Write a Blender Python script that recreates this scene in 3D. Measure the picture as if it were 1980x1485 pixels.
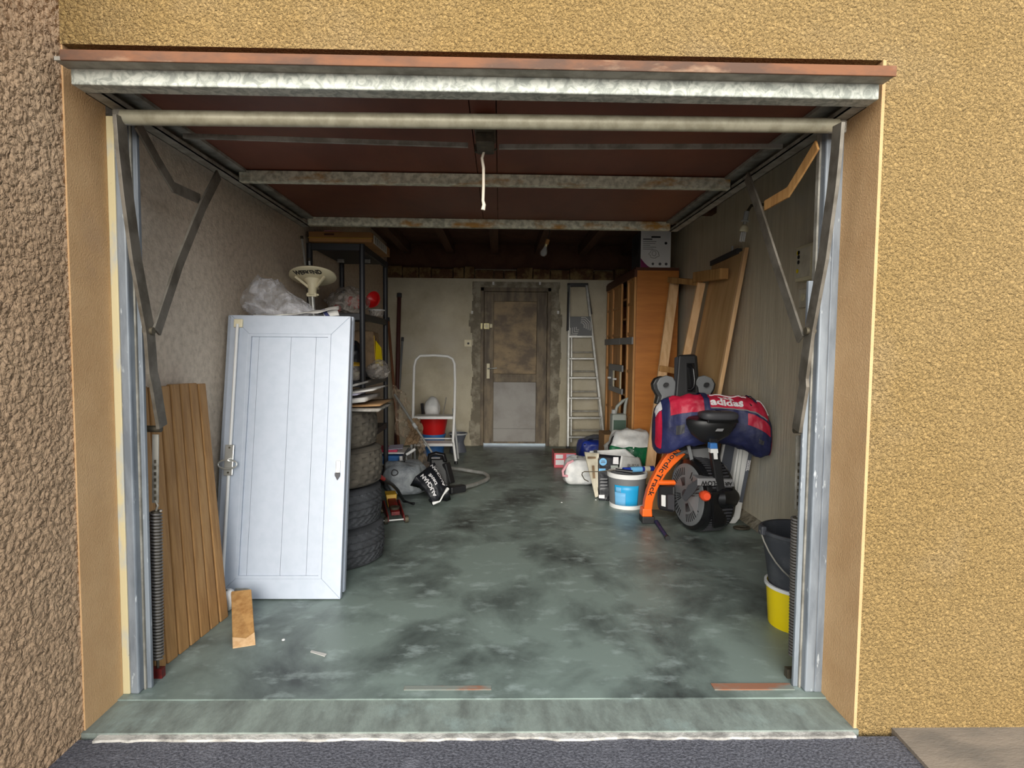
import bpy, bmesh, math, random
from mathutils import Vector, Matrix, noise, Euler
for o in list(bpy.data.objects): bpy.data.objects.remove(o)
SC = bpy.context.scene
COL = SC.collection
PI = math.pi
# ------------------------------------------------------------------ camera
FPX, YAW, PITCH, ROLL, CH = 1150.0, .0214, .0591, .0094, 1.2134
fw = Vector((math.sin(YAW)*math.cos(PITCH), math.cos(YAW)*math.cos(PITCH), -math.sin(PITCH)))
rt = Vector((math.cos(YAW), -math.sin(YAW), 0)); up = rt.cross(fw)
CR = rt*math.cos(ROLL)+up*math.sin(ROLL); CU = -rt*math.sin(ROLL)+up*math.cos(ROLL)
CAM = Vector((0, 0, CH))
cd = bpy.data.cameras.new('camera'); cd.sensor_width = 36; cd.sensor_fit = 'HORIZONTAL'
cd.lens = FPX/1980*36; cd.clip_start = .02; cd.clip_end = 200
cam = bpy.data.objects.new('camera', cd); COL.objects.link(cam)
m3 = Matrix((CR, CU, -fw)).transposed()
cam.matrix_world = Matrix.Translation(CAM) @ m3.to_4x4()
SC.camera = cam
def ray(x, y): return fw*FPX+CR*(x-990)-CU*(y-742.5)
def P(x, y, Y): d = ray(x, y); return CAM+d*(Y/d.y)
def PX(x, y, X): d = ray(x, y); return CAM+d*(X/d.x)
def PZ(x, y, z=0.): d = ray(x, y); return CAM+d*((z-CH)/d.z)
# ------------------------------------------------------------------ light
world = bpy.data.worlds.new('world'); SC.world = world; world.use_nodes = True
bg = world.node_tree.nodes['Background']
bg.inputs[0].default_value = (.86, .93, 1.0, 1); bg.inputs[1].default_value = .8
sl = bpy.data.lights.new('sun_offscreen', 'SUN'); sl.energy = 3.3; sl.angle = math.radians(50); sl.color = (1, .95, .86)
so = bpy.data.objects.new('sun_offscreen', sl); COL.objects.link(so)
so.rotation_euler = Vector((.1, .96, -.2)).to_track_quat('-Z', 'Y').to_euler()
SC.view_settings.view_transform = 'Standard'; SC.view_settings.look = 'None'
SC.view_settings.exposure = 1.0; SC.view_settings.gamma = 1; SC.view_settings.use_curve_mapping = False
# ------------------------------------------------------------------ materials
def lin(c): return tuple(((v/255)/12.92 if v/255 <= .04045 else ((v/255+.055)/1.055)**2.4) for v in c)+(1,)
def mat(name, col, rough=.6, metal=0., col2=None, scale=6., detail=5., lo=.4, hi=.62, bump=0., bscale=60., bdist=.004,
        st=(1, 1, 1), alpha=1., trans=0., col3=None, scale3=2., lo3=.55, hi3=.7, st3=(1, 1, 1), distort=0., spec=.5, bst=None):
    m = bpy.data.materials.new(name); m.use_nodes = True; nt = m.node_tree; N = nt.nodes; L = nt.links
    b = N['Principled BSDF']; b.inputs['Roughness'].default_value = rough; b.inputs['Metallic'].default_value = metal
    b.inputs['Base Color'].default_value = lin(col); b.inputs['Alpha'].default_value = alpha
    b.inputs['Transmission Weight'].default_value = trans; b.inputs['Specular IOR Level'].default_value = spec
    tc = N.new('ShaderNodeTexCoord')
    def ns(s, d, stv, dist=0.):
        mp = N.new('ShaderNodeMapping'); mp.inputs['Scale'].default_value = stv; L.new(tc.outputs['Object'], mp.inputs[0])
        n = N.new('ShaderNodeTexNoise'); n.inputs['Scale'].default_value = s; n.inputs['Detail'].default_value = d
        n.inputs['Roughness'].default_value = .6; n.inputs['Distortion'].default_value = dist
        L.new(mp.outputs[0], n.inputs['Vector']); return n.outputs[0]
    def mixc(fac, l, h, c1, c2):
        r = N.new('ShaderNodeMapRange'); r.inputs[1].default_value = l; r.inputs[2].default_value = h; L.new(fac, r.inputs[0])
        x = N.new('ShaderNodeMix'); x.data_type = 'RGBA'; L.new(r.outputs[0], x.inputs[0])
        for i, c in ((6, c1), (7, c2)):
            if isinstance(c, tuple): x.inputs[i].default_value = c
            else: L.new(c, x.inputs[i])
        return x.outputs[2]
    c = lin(col)
    if col2: c = mixc(ns(scale, detail, st, distort), lo, hi, c, lin(col2))
    if col3: c = mixc(ns(scale3, 6., st3), lo3, hi3, c, lin(col3))
    if not isinstance(c, tuple): L.new(c, b.inputs['Base Color'])
    if bump:
        bn = N.new('ShaderNodeBump'); bn.inputs['Strength'].default_value = bump; bn.inputs['Distance'].default_value = bdist
        L.new(ns(bscale, 4., bst or st), bn.inputs['Height']); L.new(bn.outputs[0], b.inputs['Normal'])
    return m
def stucco(name, c1, c2, c3, scale, dist, strength=1.):
    m = mat(name, c1, .92, 0, c2, 1.3, 4, .35, .7, col3=c3, scale3=.8, lo3=.55, hi3=.85, spec=.2)
    nt = m.node_tree; N = nt.nodes; L = nt.links; b = N['Principled BSDF']
    tc = N.new('ShaderNodeTexCoord')
    nz = N.new('ShaderNodeTexNoise'); nz.inputs['Scale'].default_value = scale; nz.inputs['Detail'].default_value = 3; nz.inputs['Distortion'].default_value = 1.2
    L.new(tc.outputs['Object'], nz.inputs['Vector'])
    vo = N.new('ShaderNodeTexVoronoi'); vo.feature = 'SMOOTH_F1'; vo.inputs['Scale'].default_value = scale*1.1; vo.inputs['Smoothness'].default_value = .5
    wa = N.new('ShaderNodeVectorMath'); wa.operation = 'MULTIPLY_ADD'; wa.inputs[1].default_value = (.02, .02, .02)
    L.new(nz.outputs['Color'], wa.inputs[0]); L.new(tc.outputs['Object'], wa.inputs[2]); L.new(wa.outputs[0], vo.inputs['Vector'])
    ad = N.new('ShaderNodeMath'); ad.operation = 'SUBTRACT'; L.new(nz.outputs[0], ad.inputs[0]); L.new(vo.outputs['Distance'], ad.inputs[1])
    bn = N.new('ShaderNodeBump'); bn.inputs['Strength'].default_value = strength; bn.inputs['Distance'].default_value = dist
    L.new(ad.outputs[0], bn.inputs['Height']); L.new(bn.outputs[0], b.inputs['Normal'])
    return m
M = {}
M['ochre'] = stucco('ochre_render', (178, 146, 92), (182, 152, 102), (188, 166, 132), 95, .02)
M['brown_render'] = stucco('brown_render', (200, 166, 132), (208, 176, 142), (180, 146, 112), 52, .022)
M['reveal'] = mat('smooth_render', (206, 168, 122), .9, 0, (192, 152, 106), 5, 6, .35, .7, .7, 160, .004, col3=(184, 150, 114), scale3=3, lo3=.6, hi3=.8)
M['concrete'] = mat('wall_concrete', (204, 196, 174), .92, 0, (176, 166, 142), 3.2, 8, .35, .68, .7, 45, .006, col3=(196, 190, 176), scale3=1.2, lo3=.5, hi3=.75)
M['concrete_l'] = mat('left_wall_concrete', (218, 202, 182), .92, 0, (192, 176, 156), 30, 9, .42, .68, .8, 70, .006, col3=(130, 120, 108), scale3=60, lo3=.68, hi3=.72)
M['concrete_b'] = mat('board_marked_concrete', (222, 211, 186), .92, 0, (204, 192, 166), 4, 8, .35, .68, .5, 12, .008, (6, 6, .4), col3=(190, 188, 178), scale3=1.2, lo3=.5, hi3=.75)
M['plaster'] = mat('rough_plaster', (128, 120, 104), .95, 0, (168, 160, 142), 9, 8, .45, .6, 1., 30, .02)
M['floor'] = mat('painted_floor', (128, 142, 135), .42, 0, (60, 66, 64), 2.1, 14, .44, .66, .25, 18, .004, (1, .8, 1), col3=(168, 182, 178), scale3=7., lo3=.55, hi3=.8, st3=(1, 1.5, 1), distort=.35)
M['sill'] = mat('threshold_concrete', (134, 144, 136), .7, 0, (104, 110, 104), 6, 12, .4, .66, .5, 40, .005, (2.2, .7, 1), col3=(150, 166, 160), scale3=5, lo3=.55, hi3=.75)
M['sill_edge'] = mat('white_lip', (196, 192, 184), .9, 0, (140, 136, 130), 12, 6, .45, .6, .8, 60, .006)
M['asphalt'] = mat('asphalt', (112, 112, 120), .95, 0, (72, 72, 80), 110, 5, .4, .6, 1., 120, .012, col3=(132, 132, 140), scale3=3)
M['pave'] = mat('grey_paving', (138, 126, 112), .9, 0, (112, 104, 94), 4, 8, .4, .65, .5, 60, .004, (1, 2, 1))
M['ceil'] = mat('dark_ceiling', (100, 68, 51), .95, 0, (86, 57, 42), 5, 5, .4, .6, .6, 20, .01)
M['joist'] = mat('joist_wood', (98, 67, 48), .9, 0, (84, 56, 39), 3, 5, st=(6, .6, 6))
M['brick'] = mat('crumbly_brick', (98, 68, 46), .95, 0, (142, 118, 78), 9, 8, .45, .6, 1., 25, .03)
M['skin'] = mat('door_skin', (112, 56, 36), .5, 0, (92, 44, 28), 3, 6, .4, .65, .15, 30, .002, (1, .4, 1), col3=(132, 78, 46), scale3=1.5, lo3=.5, hi3=.9)
M['rust'] = mat('rusty_lip', (124, 80, 52), .8, 0, (88, 64, 50), 10, 6, .42, .6, .5, 40, .003, (.4, 1, 1), col3=(178, 146, 118), scale3=8, lo3=.6, hi3=.75, st3=(.3, 1, 1))
M['rust_stain'] = mat('rust_stain', (150, 104, 80), .8, 0, (128, 134, 126), 9, 8, .46, .58, st=(.5, 1, 1))
M['galv'] = mat('galvanised', (190, 192, 182), .5, .1, (140, 144, 136), 34, 6, .42, .6, distort=1.)
M['galv_tube'] = mat('dull_galvanised', (172, 166, 144), .5, .15, (150, 144, 122), 22, 6, .4, .62)
M['galv_rust'] = mat('galvanised_rusty', (214, 212, 190), .55, .05, (164, 162, 142), 34, 6, .42, .6, 0., 60, .002, col3=(176, 128, 56), scale3=4, lo3=.52, hi3=.68, st3=(1.5, 4, 4))
M['galv_dark'] = mat('weathered_steel', (156, 152, 142), .6, .15, (122, 118, 108), 14, 5, .4, .6, .2, 50, .002)
M['arm'] = mat('lever_steel', (122, 116, 106), .55, .4, (92, 86, 76), 10, 4)
M['spring'] = mat('spring_steel', (112, 108, 104), .5, .5)
M['frame_grey'] = mat('grey_frame_paint', (136, 143, 150), .5, .1, (110, 117, 125), 7, 6, .4, .62, .1, 40, .002, (3, 3, .6), col3=(176, 182, 186), scale3=16, lo3=.64, hi3=.68, st3=(3, 3, .7))
M['cream'] = mat('cream_paint', (206, 192, 150), .6, 0, (182, 182, 172), 7, 6, .5, .6, st=(2, 2, .6), col3=(120, 110, 96), scale3=40, lo3=.7, hi3=.73)
M['rope'] = mat('rope', (214, 204, 186), .9)
M['dark_iron'] = mat('dark_iron', (70, 64, 54), .6, .5, (98, 90, 74), 12, 4)
M['slat'] = mat('shutter_wood', (170, 128, 78), .75, 0, (150, 110, 64), 5, 8, .4, .62, .3, 20, .003, (14, 14, .6), col3=(184, 144, 94), scale3=3, lo3=.55, hi3=.75, st3=(3, 3, .5))
M['white'] = mat('white_plastic', (184, 192, 205), .42, 0, (179, 188, 201), 20, 3)
M['carton_white'] = mat('glossy_white_card', (238, 238, 238), .4)
M['white2'] = mat('white_paint_metal', (226, 226, 224), .4)
M['pale_grey'] = mat('pale_grey_plastic', (176, 178, 178), .5)
M['steel'] = mat('bright_steel', (205, 205, 200), .32, .7)
M['alu'] = mat('aluminium', (190, 190, 186), .4, .55, (165, 165, 160), 12, 4)
M['offwhite'] = mat('cream_plastic', (226, 216, 184), .5)
M['pine'] = mat('raw_pine', (236, 196, 148), .7, 0, (218, 172, 122), 4, 8, .42, .62, .2, 30, .002, (7, 7, .6))
M['pine_block'] = mat('weathered_pine', (196, 150, 92), .75, 0, (168, 120, 66), 4, 8, .42, .62, .3, 30, .002, (7, 7, .6))
M['ply'] = mat('plywood', (214, 174, 122), .65, 0, (194, 150, 98), 2, 8, .42, .65, .1, 30, .001, (5, 5, .35), col3=(184, 138, 90), scale3=1.4, lo3=.55, hi3=.75, st3=(2, 2, .25))
M['teak'] = mat('veneer_side', (196, 124, 52), .45, 0, (178, 108, 42), 5, 10, .4, .65, .1, 40, .001, (.5, 1.2, 3.5))
M['oak'] = mat('oak_front', (206, 152, 90), .55, 0, (178, 122, 64), 5, 8, .4, .65, .1, 40, .001, (6, 6, .5))
M['darkwood'] = mat('dark_wood', (88, 46, 24), .6)
M['door_wood'] = mat('old_door', (132, 116, 92), .6, 0, (86, 74, 60), 4, 9, .4, .62, .3, 30, .002, (3, 1, .8), col3=(150, 136, 110), scale3=3, lo3=.6, hi3=.75)
M['door_panel'] = mat('worn_door_panel', (156, 132, 94), .55, 0, (98, 80, 58), 4, 10, .42, .62, .3, 40, .002, (1, 1, 1.4), col3=(80, 66, 50), scale3=10, lo3=.62, hi3=.7, st3=(.6, 1, 2))
M['door_low'] = mat('grey_door_panel', (150, 146, 140), .45, 0, (130, 124, 118), 3, 6)
M['brass'] = mat('yellowed_lock', (206, 196, 150), .45, .3)
M['black'] = mat('black_plastic', (30, 30, 32), .45)
M['black_gloss'] = mat('glossy_black', (22, 22, 24), .25)
M['blackmetal'] = mat('black_shelf', (40, 41, 46), .5)
M['rubber'] = mat('tyre_rubber', (66, 68, 72), .8, 0, (50, 52, 55), 9, 5)
M['rubber_dusty'] = mat('dusty_tyre_rubber', (90, 84, 74), .9, 0, (70, 65, 58), 9, 5)
M['card'] = mat('cardboard', (168, 122, 72), .85, 0, (150, 106, 60), 3, 4)
M['card2'] = mat('brown_cardboard', (150, 116, 78), .85)
M['paper'] = mat('paper', (208, 206, 200), .8, 0, (182, 180, 176), 10, 4)
M['paper_grey'] = mat('newsprint', (168, 164, 156), .9, 0, (130, 126, 120), 16, 4)
M['lavender'] = mat('lavender_paper', (188, 184, 206), .7)
M['red'] = mat('red_plastic', (200, 28, 28), .35)
M['darkred'] = mat('dark_red_paint', (120, 26, 24), .5, 0, (80, 20, 18), 14, 4)
M['yellow'] = mat('yellow_plastic', (242, 214, 12), .4)
M['mustard'] = mat('mustard_paint', (186, 146, 40), .55)
M['blue'] = mat('blue_plastic', (58, 116, 184), .45)
M['cyan'] = mat('blue_label', (36, 158, 212), .4)
M['cyan2'] = mat('light_blue_label', (112, 176, 220), .5)
M['royal'] = mat('royal_blue_bag', (36, 62, 168), .4, 0, (26, 44, 124), 9, 4, bump=.6, bscale=18, bdist=.01)
M['navy'] = mat('navy_nylon', (40, 46, 92), .55, 0, (30, 34, 70), 6, 4, bump=.5, bscale=22, bdist=.008)
M['crimson'] = mat('crimson_nylon', (196, 34, 66), .5, 0, (168, 22, 52), 6, 4, bump=.5, bscale=22, bdist=.008)
M['whitecloth'] = mat('white_nylon', (226, 224, 226), .6)
M['greenbag'] = mat('green_bag', (22, 118, 74), .4, 0, (16, 88, 56), 7, 4, bump=.6, bscale=18, bdist=.01)
M['darkgreen'] = mat('dark_green', (62, 88, 74), .5)
M['greybag'] = mat('silver_grey_bag', (150, 156, 160), .5, 0, (112, 118, 124), 9, 4, bump=.8, bscale=16, bdist=.015)
M['whitebag'] = mat('white_bag', (222, 222, 220), .5, 0, (196, 198, 198), 9, 4, bump=.6, bscale=16, bdist=.01)
M['creambag'] = mat('cream_bag', (220, 212, 192), .6, 0, (198, 190, 168), 8, 4, bump=.4, bscale=20, bdist=.006)
M['blackbag'] = mat('black_bag', (26, 28, 34), .45, bump=.5, bscale=18, bdist=.01)
M['pink'] = mat('pink_plastic', (206, 150, 158), .6)
M['magenta'] = mat('magenta_card', (196, 40, 84), .5)
M['boxpink'] = mat('pink_carton', (214, 96, 106), .6)
M['purple'] = mat('purple_print', (120, 24, 84), .5)
M['orange'] = mat('orange_paint', (240, 104, 28), .4)
M['orange2'] = mat('orange_knob', (232, 82, 44), .4)
M['grey'] = mat('grey_plastic', (110, 112, 114), .5)
M['midgrey'] = mat('mid_grey', (134, 134, 136), .5)
M['darkgrey'] = mat('dark_grey_plastic', (62, 62, 66), .55)
M['slate'] = mat('slate_panel', (88, 92, 102), .5)
M['bucket_black'] = mat('worn_black_bucket', (58, 60, 66), .55, 0, (76, 78, 82), 8, 6, .5, .65)
M['jug'] = mat('grey_jug', (158, 164, 158), .45)
M['tan'] = mat('tan_paper', (136, 112, 84), .8, 0, (104, 84, 62), 8, 4)
M['stickbrown'] = mat('broom_stick', (122, 76, 48), .6)
M['stickred'] = mat('dark_red_stick', (70, 28, 24), .6)
M['bulb'] = mat('bulb_glass', (214, 214, 214), .08, alpha=.35)
def film(name, c, lo, hi, sc=9.):
    m = mat(name, c, .18, bump=1., bscale=sc*1.6, bdist=.04); nt = m.node_tree; N = nt.nodes; L = nt.links
    tc = N.new('ShaderNodeTexCoord'); n = N.new('ShaderNodeTexNoise'); n.inputs['Scale'].default_value = sc; n.inputs['Detail'].default_value = 5; n.inputs['Distortion'].default_value = 1.5
    L.new(tc.outputs['Object'], n.inputs['Vector']); r = N.new('ShaderNodeMapRange'); r.inputs[1].default_value = .42; r.inputs[2].default_value = .66; r.inputs[3].default_value = lo; r.inputs[4].default_value = hi
    L.new(n.outputs[0], r.inputs[0]); L.new(r.outputs[0], N['Principled BSDF'].inputs['Alpha']); return m
M['film'] = film('clear_film', (205, 205, 210), .1, .6)
M['film_brown'] = film('brown_film', (168, 150, 128), .3, .95, 12.)
M['film_grey'] = film('crumpled_film', (180, 172, 164), .25, .85, 16.)
M['sub_print'] = mat('small_print', (90, 90, 92), .6)
# ------------------------------------------------------------------ helpers
class MB:
    def __init__(s): s.v = []; s.f = []
    def add(s, vs, fs):
        n = len(s.v); s.v += [Vector(v) for v in vs]; s.f += [tuple(i+n for i in f) for f in fs]; return s
    def hexa(s, p):  # 8 points: bottom 4 ccw, top 4 ccw
        return s.add(p, [(3, 2, 1, 0), (4, 5, 6, 7), (0, 1, 5, 4), (1, 2, 6, 5), (2, 3, 7, 6), (3, 0, 4, 7)])
    def box(s, a, b):
        (x0, y0, z0), (x1, y1, z1) = a, b
        return s.hexa([(x0, y0, z0), (x1, y0, z0), (x1, y1, z0), (x0, y1, z0), (x0, y0, z1), (x1, y0, z1), (x1, y1, z1), (x0, y1, z1)])
    def slab(s, a, b, c, d, t):  # quad + thickness vector
        q = [Vector(i) for i in (a, b, c, d)]; t = Vector(t)
        return s.hexa(q+[i+t for i in q])
    def bar(s, p, q, w, t, hint=(0, 1, 0)):
        p = Vector(p); q = Vector(q); d = (q-p).normalized(); a = d.cross(Vector(hint))
        if a.length < 1e-4: a = d.cross(Vector((1, 0, 0)))
        a.normalize(); b = d.cross(a).normalized(); a *= w/2; b *= t/2
        return s.hexa([p-a-b, p+a-b, p+a+b, p-a+b, q-a-b, q+a-b, q+a+b, q-a+b])
    def tube(s, pts, r, n=10, closed=False):
        pts = [Vector(p) for p in pts]; k = len(pts); rs = r if isinstance(r, (list, tuple)) else [r]*k
        ref = None; rings = []
        for i in range(k):
            a = pts[(i-1) % k] if (closed or i > 0) else pts[i]; b = pts[(i+1) % k] if (closed or i < k-1) else pts[i]
            d = (b-a).normalized()
            if ref is None:
                ref = d.cross(Vector((0, 0, 1)))
                if ref.length < .1: ref = d.cross(Vector((1, 0, 0)))
            ref = (ref-d*ref.dot(d)).normalized(); o = d.cross(ref)
            rings.append([pts[i]+(ref*math.cos(2*PI*j/n)+o*math.sin(2*PI*j/n))*rs[i] for j in range(n)])
        vs = [v for q in rings for v in q]; fs = []
        for i in range(k if closed else k-1):
            i2 = (i+1) % k
            for j in range(n): fs.append((i*n+j, i*n+(j+1) % n, i2*n+(j+1) % n, i2*n+j))
        if not closed: fs += [tuple(reversed(range(n))), tuple(range((k-1)*n, k*n))]
        return s.add(vs, fs)
    def lathe(s, prof, c=(0, 0, 0), axis=(0, 0, 1), n=32, sc=(1, 1), cap=False):
        ax = Vector(axis).normalized(); a = ax.orthogonal().normalized()
        if abs(ax.z) > .99: a = Vector((1, 0, 0))
        b = ax.cross(a); c = Vector(c); vs = []; fs = []
        for r, z in prof:
            for j in range(n):
                t = 2*PI*j/n; vs.append(c+ax*z+a*(r*sc[0]*math.cos(t))+b*(r*sc[1]*math.sin(t)))
        for i in range(len(prof)-1):
            for j in range(n): fs.append((i*n+j, i*n+(j+1) % n, (i+1)*n+(j+1) % n, (i+1)*n+j))
        if cap: fs += [tuple(reversed(range(n))), tuple(range((len(prof)-1)*n, len(prof)*n))]
        return s.add(vs, fs)
    def grid(s, fn, u0, u1, v0, v1, nu, nv, off=0.):
        vs = []; fs = []
        for i in range(nu+1):
            for j in range(nv+1):
                u = u0+(u1-u0)*i/nu; v = v0+(v1-v0)*j/nv; p = Vector(fn(u, v))
                if off:
                    e = 1e-3; a = Vector(fn(u+e, v))-Vector(fn(u-e, v)); b = Vector(fn(u, v+e))-Vector(fn(u, v-e))
                    nn = a.cross(b)
                    if nn.length > 1e-12: p = p+nn.normalized()*off
                vs.append(p)
        for i in range(nu):
            for j in range(nv):
                a = i*(nv+1)+j; fs.append((a, a+nv+1, a+nv+2, a+1))
        return s.add(vs, fs)
    def prism(s, poly, t):  # polygon of 3d points + thickness vector
        q = [Vector(p) for p in poly]; t = Vector(t); n = len(q)
        fs = [tuple(reversed(range(n))), tuple(range(n, 2*n))]+[(i, (i+1) % n, (i+1) % n+n, i+n) for i in range(n)]
        return s.add(q+[p+t for p in q], fs)
def obj(name, mb, m, parent=None, smooth=None, bev=0., world=True, solid=0., kind=None, label=None):
    me = bpy.data.meshes.new(name); vs = mb.v
    if parent is not None and world:
        bpy.context.view_layer.update()
        inv = parent.matrix_world.inverted(); vs = [inv @ v for v in vs]
    me.from_pydata([tuple(v) for v in vs], [], mb.f); me.validate()
    bm = bmesh.new(); bm.from_mesh(me); bmesh.ops.recalc_face_normals(bm, faces=bm.faces); bm.to_mesh(me); bm.free()
    me.materials.append(M[m] if isinstance(m, str) else m)
    o = bpy.data.objects.new(name, me); COL.objects.link(o)
    if parent is not None: o.parent = parent
    if smooth:
        me.polygons.foreach_set('use_smooth', [True]*len(me.polygons))
        me.set_sharp_from_angle(angle=math.radians(smooth))
    if bev:
        d = o.modifiers.new('bevel', 'BEVEL'); d.width = bev; d.segments = 2; d.limit_method = 'ANGLE'; d.angle_limit = .6
    if solid:
        d = o.modifiers.new('solid', 'SOLIDIFY'); d.thickness = solid; d.offset = -1
    if kind: o['kind'] = kind
    if label: o['label'] = label
    return o
def tag(o, label, cat, group=None):
    o['label'] = label; o['category'] = cat
    if group: o['group'] = group
    return o
def thing(name, label, cat, loc=(0, 0, 0), rot=(0, 0, 0), group=None):
    o = bpy.data.objects.new(name, None); COL.objects.link(o); o.location = loc; o.rotation_euler = rot; o.empty_display_size = .05
    bpy.context.view_layer.update()
    return tag(o, label, cat, group)
def struct(name, mb, m, label=None, **k):
    o = obj(name, mb, m, kind='structure', **k)
    if label: o['label'] = label
    return o
def text(name, s, size, m, parent, org, xd, yd, dep=.001, mapper=None, off=.0):
    cu = bpy.data.curves.new(name, 'FONT'); cu.body = s; cu.size = size; cu.align_x = 'CENTER'; cu.align_y = 'CENTER'
    cu.extrude = dep; cu.offset = off; cu.resolution_u = 3
    t = bpy.data.objects.new(name, cu); COL.objects.link(t); bpy.context.view_layer.update()
    me = bpy.data.meshes.new_from_object(t.evaluated_get(bpy.context.evaluated_depsgraph_get()))
    bpy.data.objects.remove(t); bpy.data.curves.remove(cu)
    mb = MB(); xd = Vector(xd).normalized(); yd = Vector(yd).normalized(); zd = xd.cross(yd); org = Vector(org)
    mb.v = [Vector(mapper(v.co.x, v.co.y, v.co.z)) if mapper else org+xd*v.co.x+yd*v.co.y+zd*v.co.z for v in me.vertices]
    mb.f = [tuple(p.vertices) for p in me.polygons]
    bpy.data.meshes.remove(me)
    return obj(name, mb, m, parent)
def crease(p, f, seed):
    q = Vector(p)*f+Vector((seed*7.3, seed*3.1, seed*1.7))
    return (1-2*abs(noise.noise(q)))*.6+noise.noise(q*2.3)*.4
def bagfn(c, size, seed, amp=.03, freq=5., e1=.5, e2=.5, lean=(0, 0)):
    c = Vector(c); w, d, h = size
    def sg(x, e): return math.copysign(abs(x)**e, x)
    def fn(u, v):
        x = w/2*sg(math.cos(v), e1)*sg(math.cos(u), e2); y = d/2*sg(math.cos(v), e1)*sg(math.sin(u), e2); z = h/2*sg(math.sin(v), e1)
        p = Vector((x, y, z)); n = p.normalized() if p.length > 1e-6 else Vector((0, 0, 1))
        k = crease(p+c*.37, freq, seed)*amp*min(1, (z+h/2)/(h*.25)+.15)
        p = p+n*k; t = (z/h+.5); p.x += lean[0]*t; p.y += lean[1]*t; p.z = max(p.z, -h/2)
        return c+Vector((0, 0, h/2))+p
    return fn
def bag(name, m, fn, parent, nu=56, nv=30, smooth=75):
    mb = MB().grid(fn, 0, 2*PI, -PI/2+.02, PI/2-.02, nu, nv); return obj(name, mb, m, parent, smooth=smooth)
def patch(name, m, fn, parent, u0, u1, v0, v1, off=.003, nu=24, nv=14):
    return obj(name, MB().grid(fn, u0, u1, v0, v1, nu, nv, off), m, parent, smooth=75, solid=.002)
# ------------------------------------------------------------------ setting
XL, XR, YB, YF, YW, ZC = -1.40, 1.80, 7.38, 1.84, 2.03, 2.5   # interior walls, back wall, facade, frame plane, ceiling
DX0, DX1 = -.245, .64                                          # back doorway
struct('floor', MB().box((XL, 2.0, -.15), (XR, YB+.3, 0)), 'floor', 'worn green-grey concrete garage floor')
struct('floor_threshold', MB().slab((-1.32, 1.828, -.12), (1.17, 1.828, -.12), (1.17, 2.0, -.12), (-1.32, 2.0, -.12), (0, 0, .115)), 'sill', 'green-grey concrete threshold under the raised door')
mb = MB(); random.seed(4); n = 90
for i in range(n):
    x0 = -1.25+2.4*i/n; x1 = -1.25+2.4*(i+1)/n
    y0, y1 = [1.803+.014*noise.noise((x*6, 1, 0))+.008*noise.noise((x*30, 2, 0)) for x in (x0, x1)]
    mb.slab((x0, y0, -.1), (x1, y1, -.1), (x1, 1.83, -.1), (x0, 1.83, -.1), (0, 0, .09))
struct('trim_1', mb, 'sill_edge', 'whitish broken edge of the threshold')
struct('floor_driveway', MB().box((-1.6, -14, -.3), (14, 1.815, -.018)), 'asphalt', 'dark grey asphalt driveway')
struct('floor_pavement', MB().prism([(1.29, 1.90, -.2), (1.262, 1.5, -.2), (1.23, -10, -.2), (9, -10, -.2), (9, 1.90, -.2)], (0, 0, .194)), 'pave', 'brown-grey concrete paving strip along the house wall')
struct('floor_yard', MB().box((-40, -40, -.5), (40, 60, -.31)), 'pave', 'concrete yard')
wf = struct('wall_front', MB().box((1.164, YF, -.3), (8, YW, 5)).box((-1.6, YF, 2.10), (1.164, YW, 5)), 'ochre', 'ochre rough-rendered facade around the garage opening')
obj('reveal', MB().box((1.158, YF-.003, -.2), (1.168, YW+.002, 2.099)), 'reveal', wf, label='smooth beige-ochre render of the door reveal')
wl = struct('wall_outer', MB().box((-3, 1.15, -.4), (-1.305, 1.842, 5)), 'brown_render', 'coarse brown rough-rendered side wall outside the garage')
obj('reveal', MB().box((-1.7, 1.842, -.2), (-1.30, YW, 2.11)), 'reveal', wl, label='smooth brown render of the door reveal')
struct('wall_left', MB().box((XL-.3, YW, -.3), (XL, YB+.3, ZC+.2)), 'concrete_l', 'bare speckled concrete side wall')
struct('wall_right', MB().box((XR, YW, -.3), (XR+.3, YB+.3, ZC+.2)), 'concrete_b', 'board-marked grey concrete side wall')
wb = struct('wall_back', MB().box((XL, YB, -.2), (DX0, YB+.2, 2.07)).box((DX1, YB, -.2), (XR, YB+.2, 2.07)).box((DX0, YB, 1.97), (DX1, YB+.2, 2.07))
            .box((XL, YB+.10, 2.07), (XR, YB+.2, ZC+.2)), 'concrete', 'grey concrete back wall')
mb = MB(); random.seed(11); x = XL
while x < XR:                                                   # broken ledge of masonry over the concrete
    w = random.uniform(.12, .3); x1 = min(XR, x+w)
    mb = MB().box((x+.004, YB+random.uniform(-.02, .0), 2.07), (x1-.004, YB+.12, 2.07+random.uniform(.1, .15)))
    obj('brick', mb, 'brick', wb, bev=.01); x = x1
cl = struct('ceiling', MB().box((XL-.2, YW-.2, ZC), (XR+.2, YB+.3, ZC+.2)), 'ceil', 'dark brown ceiling')
for i in range(6):
    x = -1.15+i*.54
    obj('joist', MB().box((x-.045, YW, ZC-.12), (x+.045, YB+.12, ZC)), 'joist', cl)
obj('cross_beam', MB().box((XL, 5.0, ZC-.14), (XR, 5.12, ZC-.0)), 'joist', cl)
for i in range(2):
    obj('brick', MB().box((XL, YB+.07+.01*i, 2.2+i*.15), (XR, YB+.11, 2.352+i*.15)), 'ceil', wb)
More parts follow.
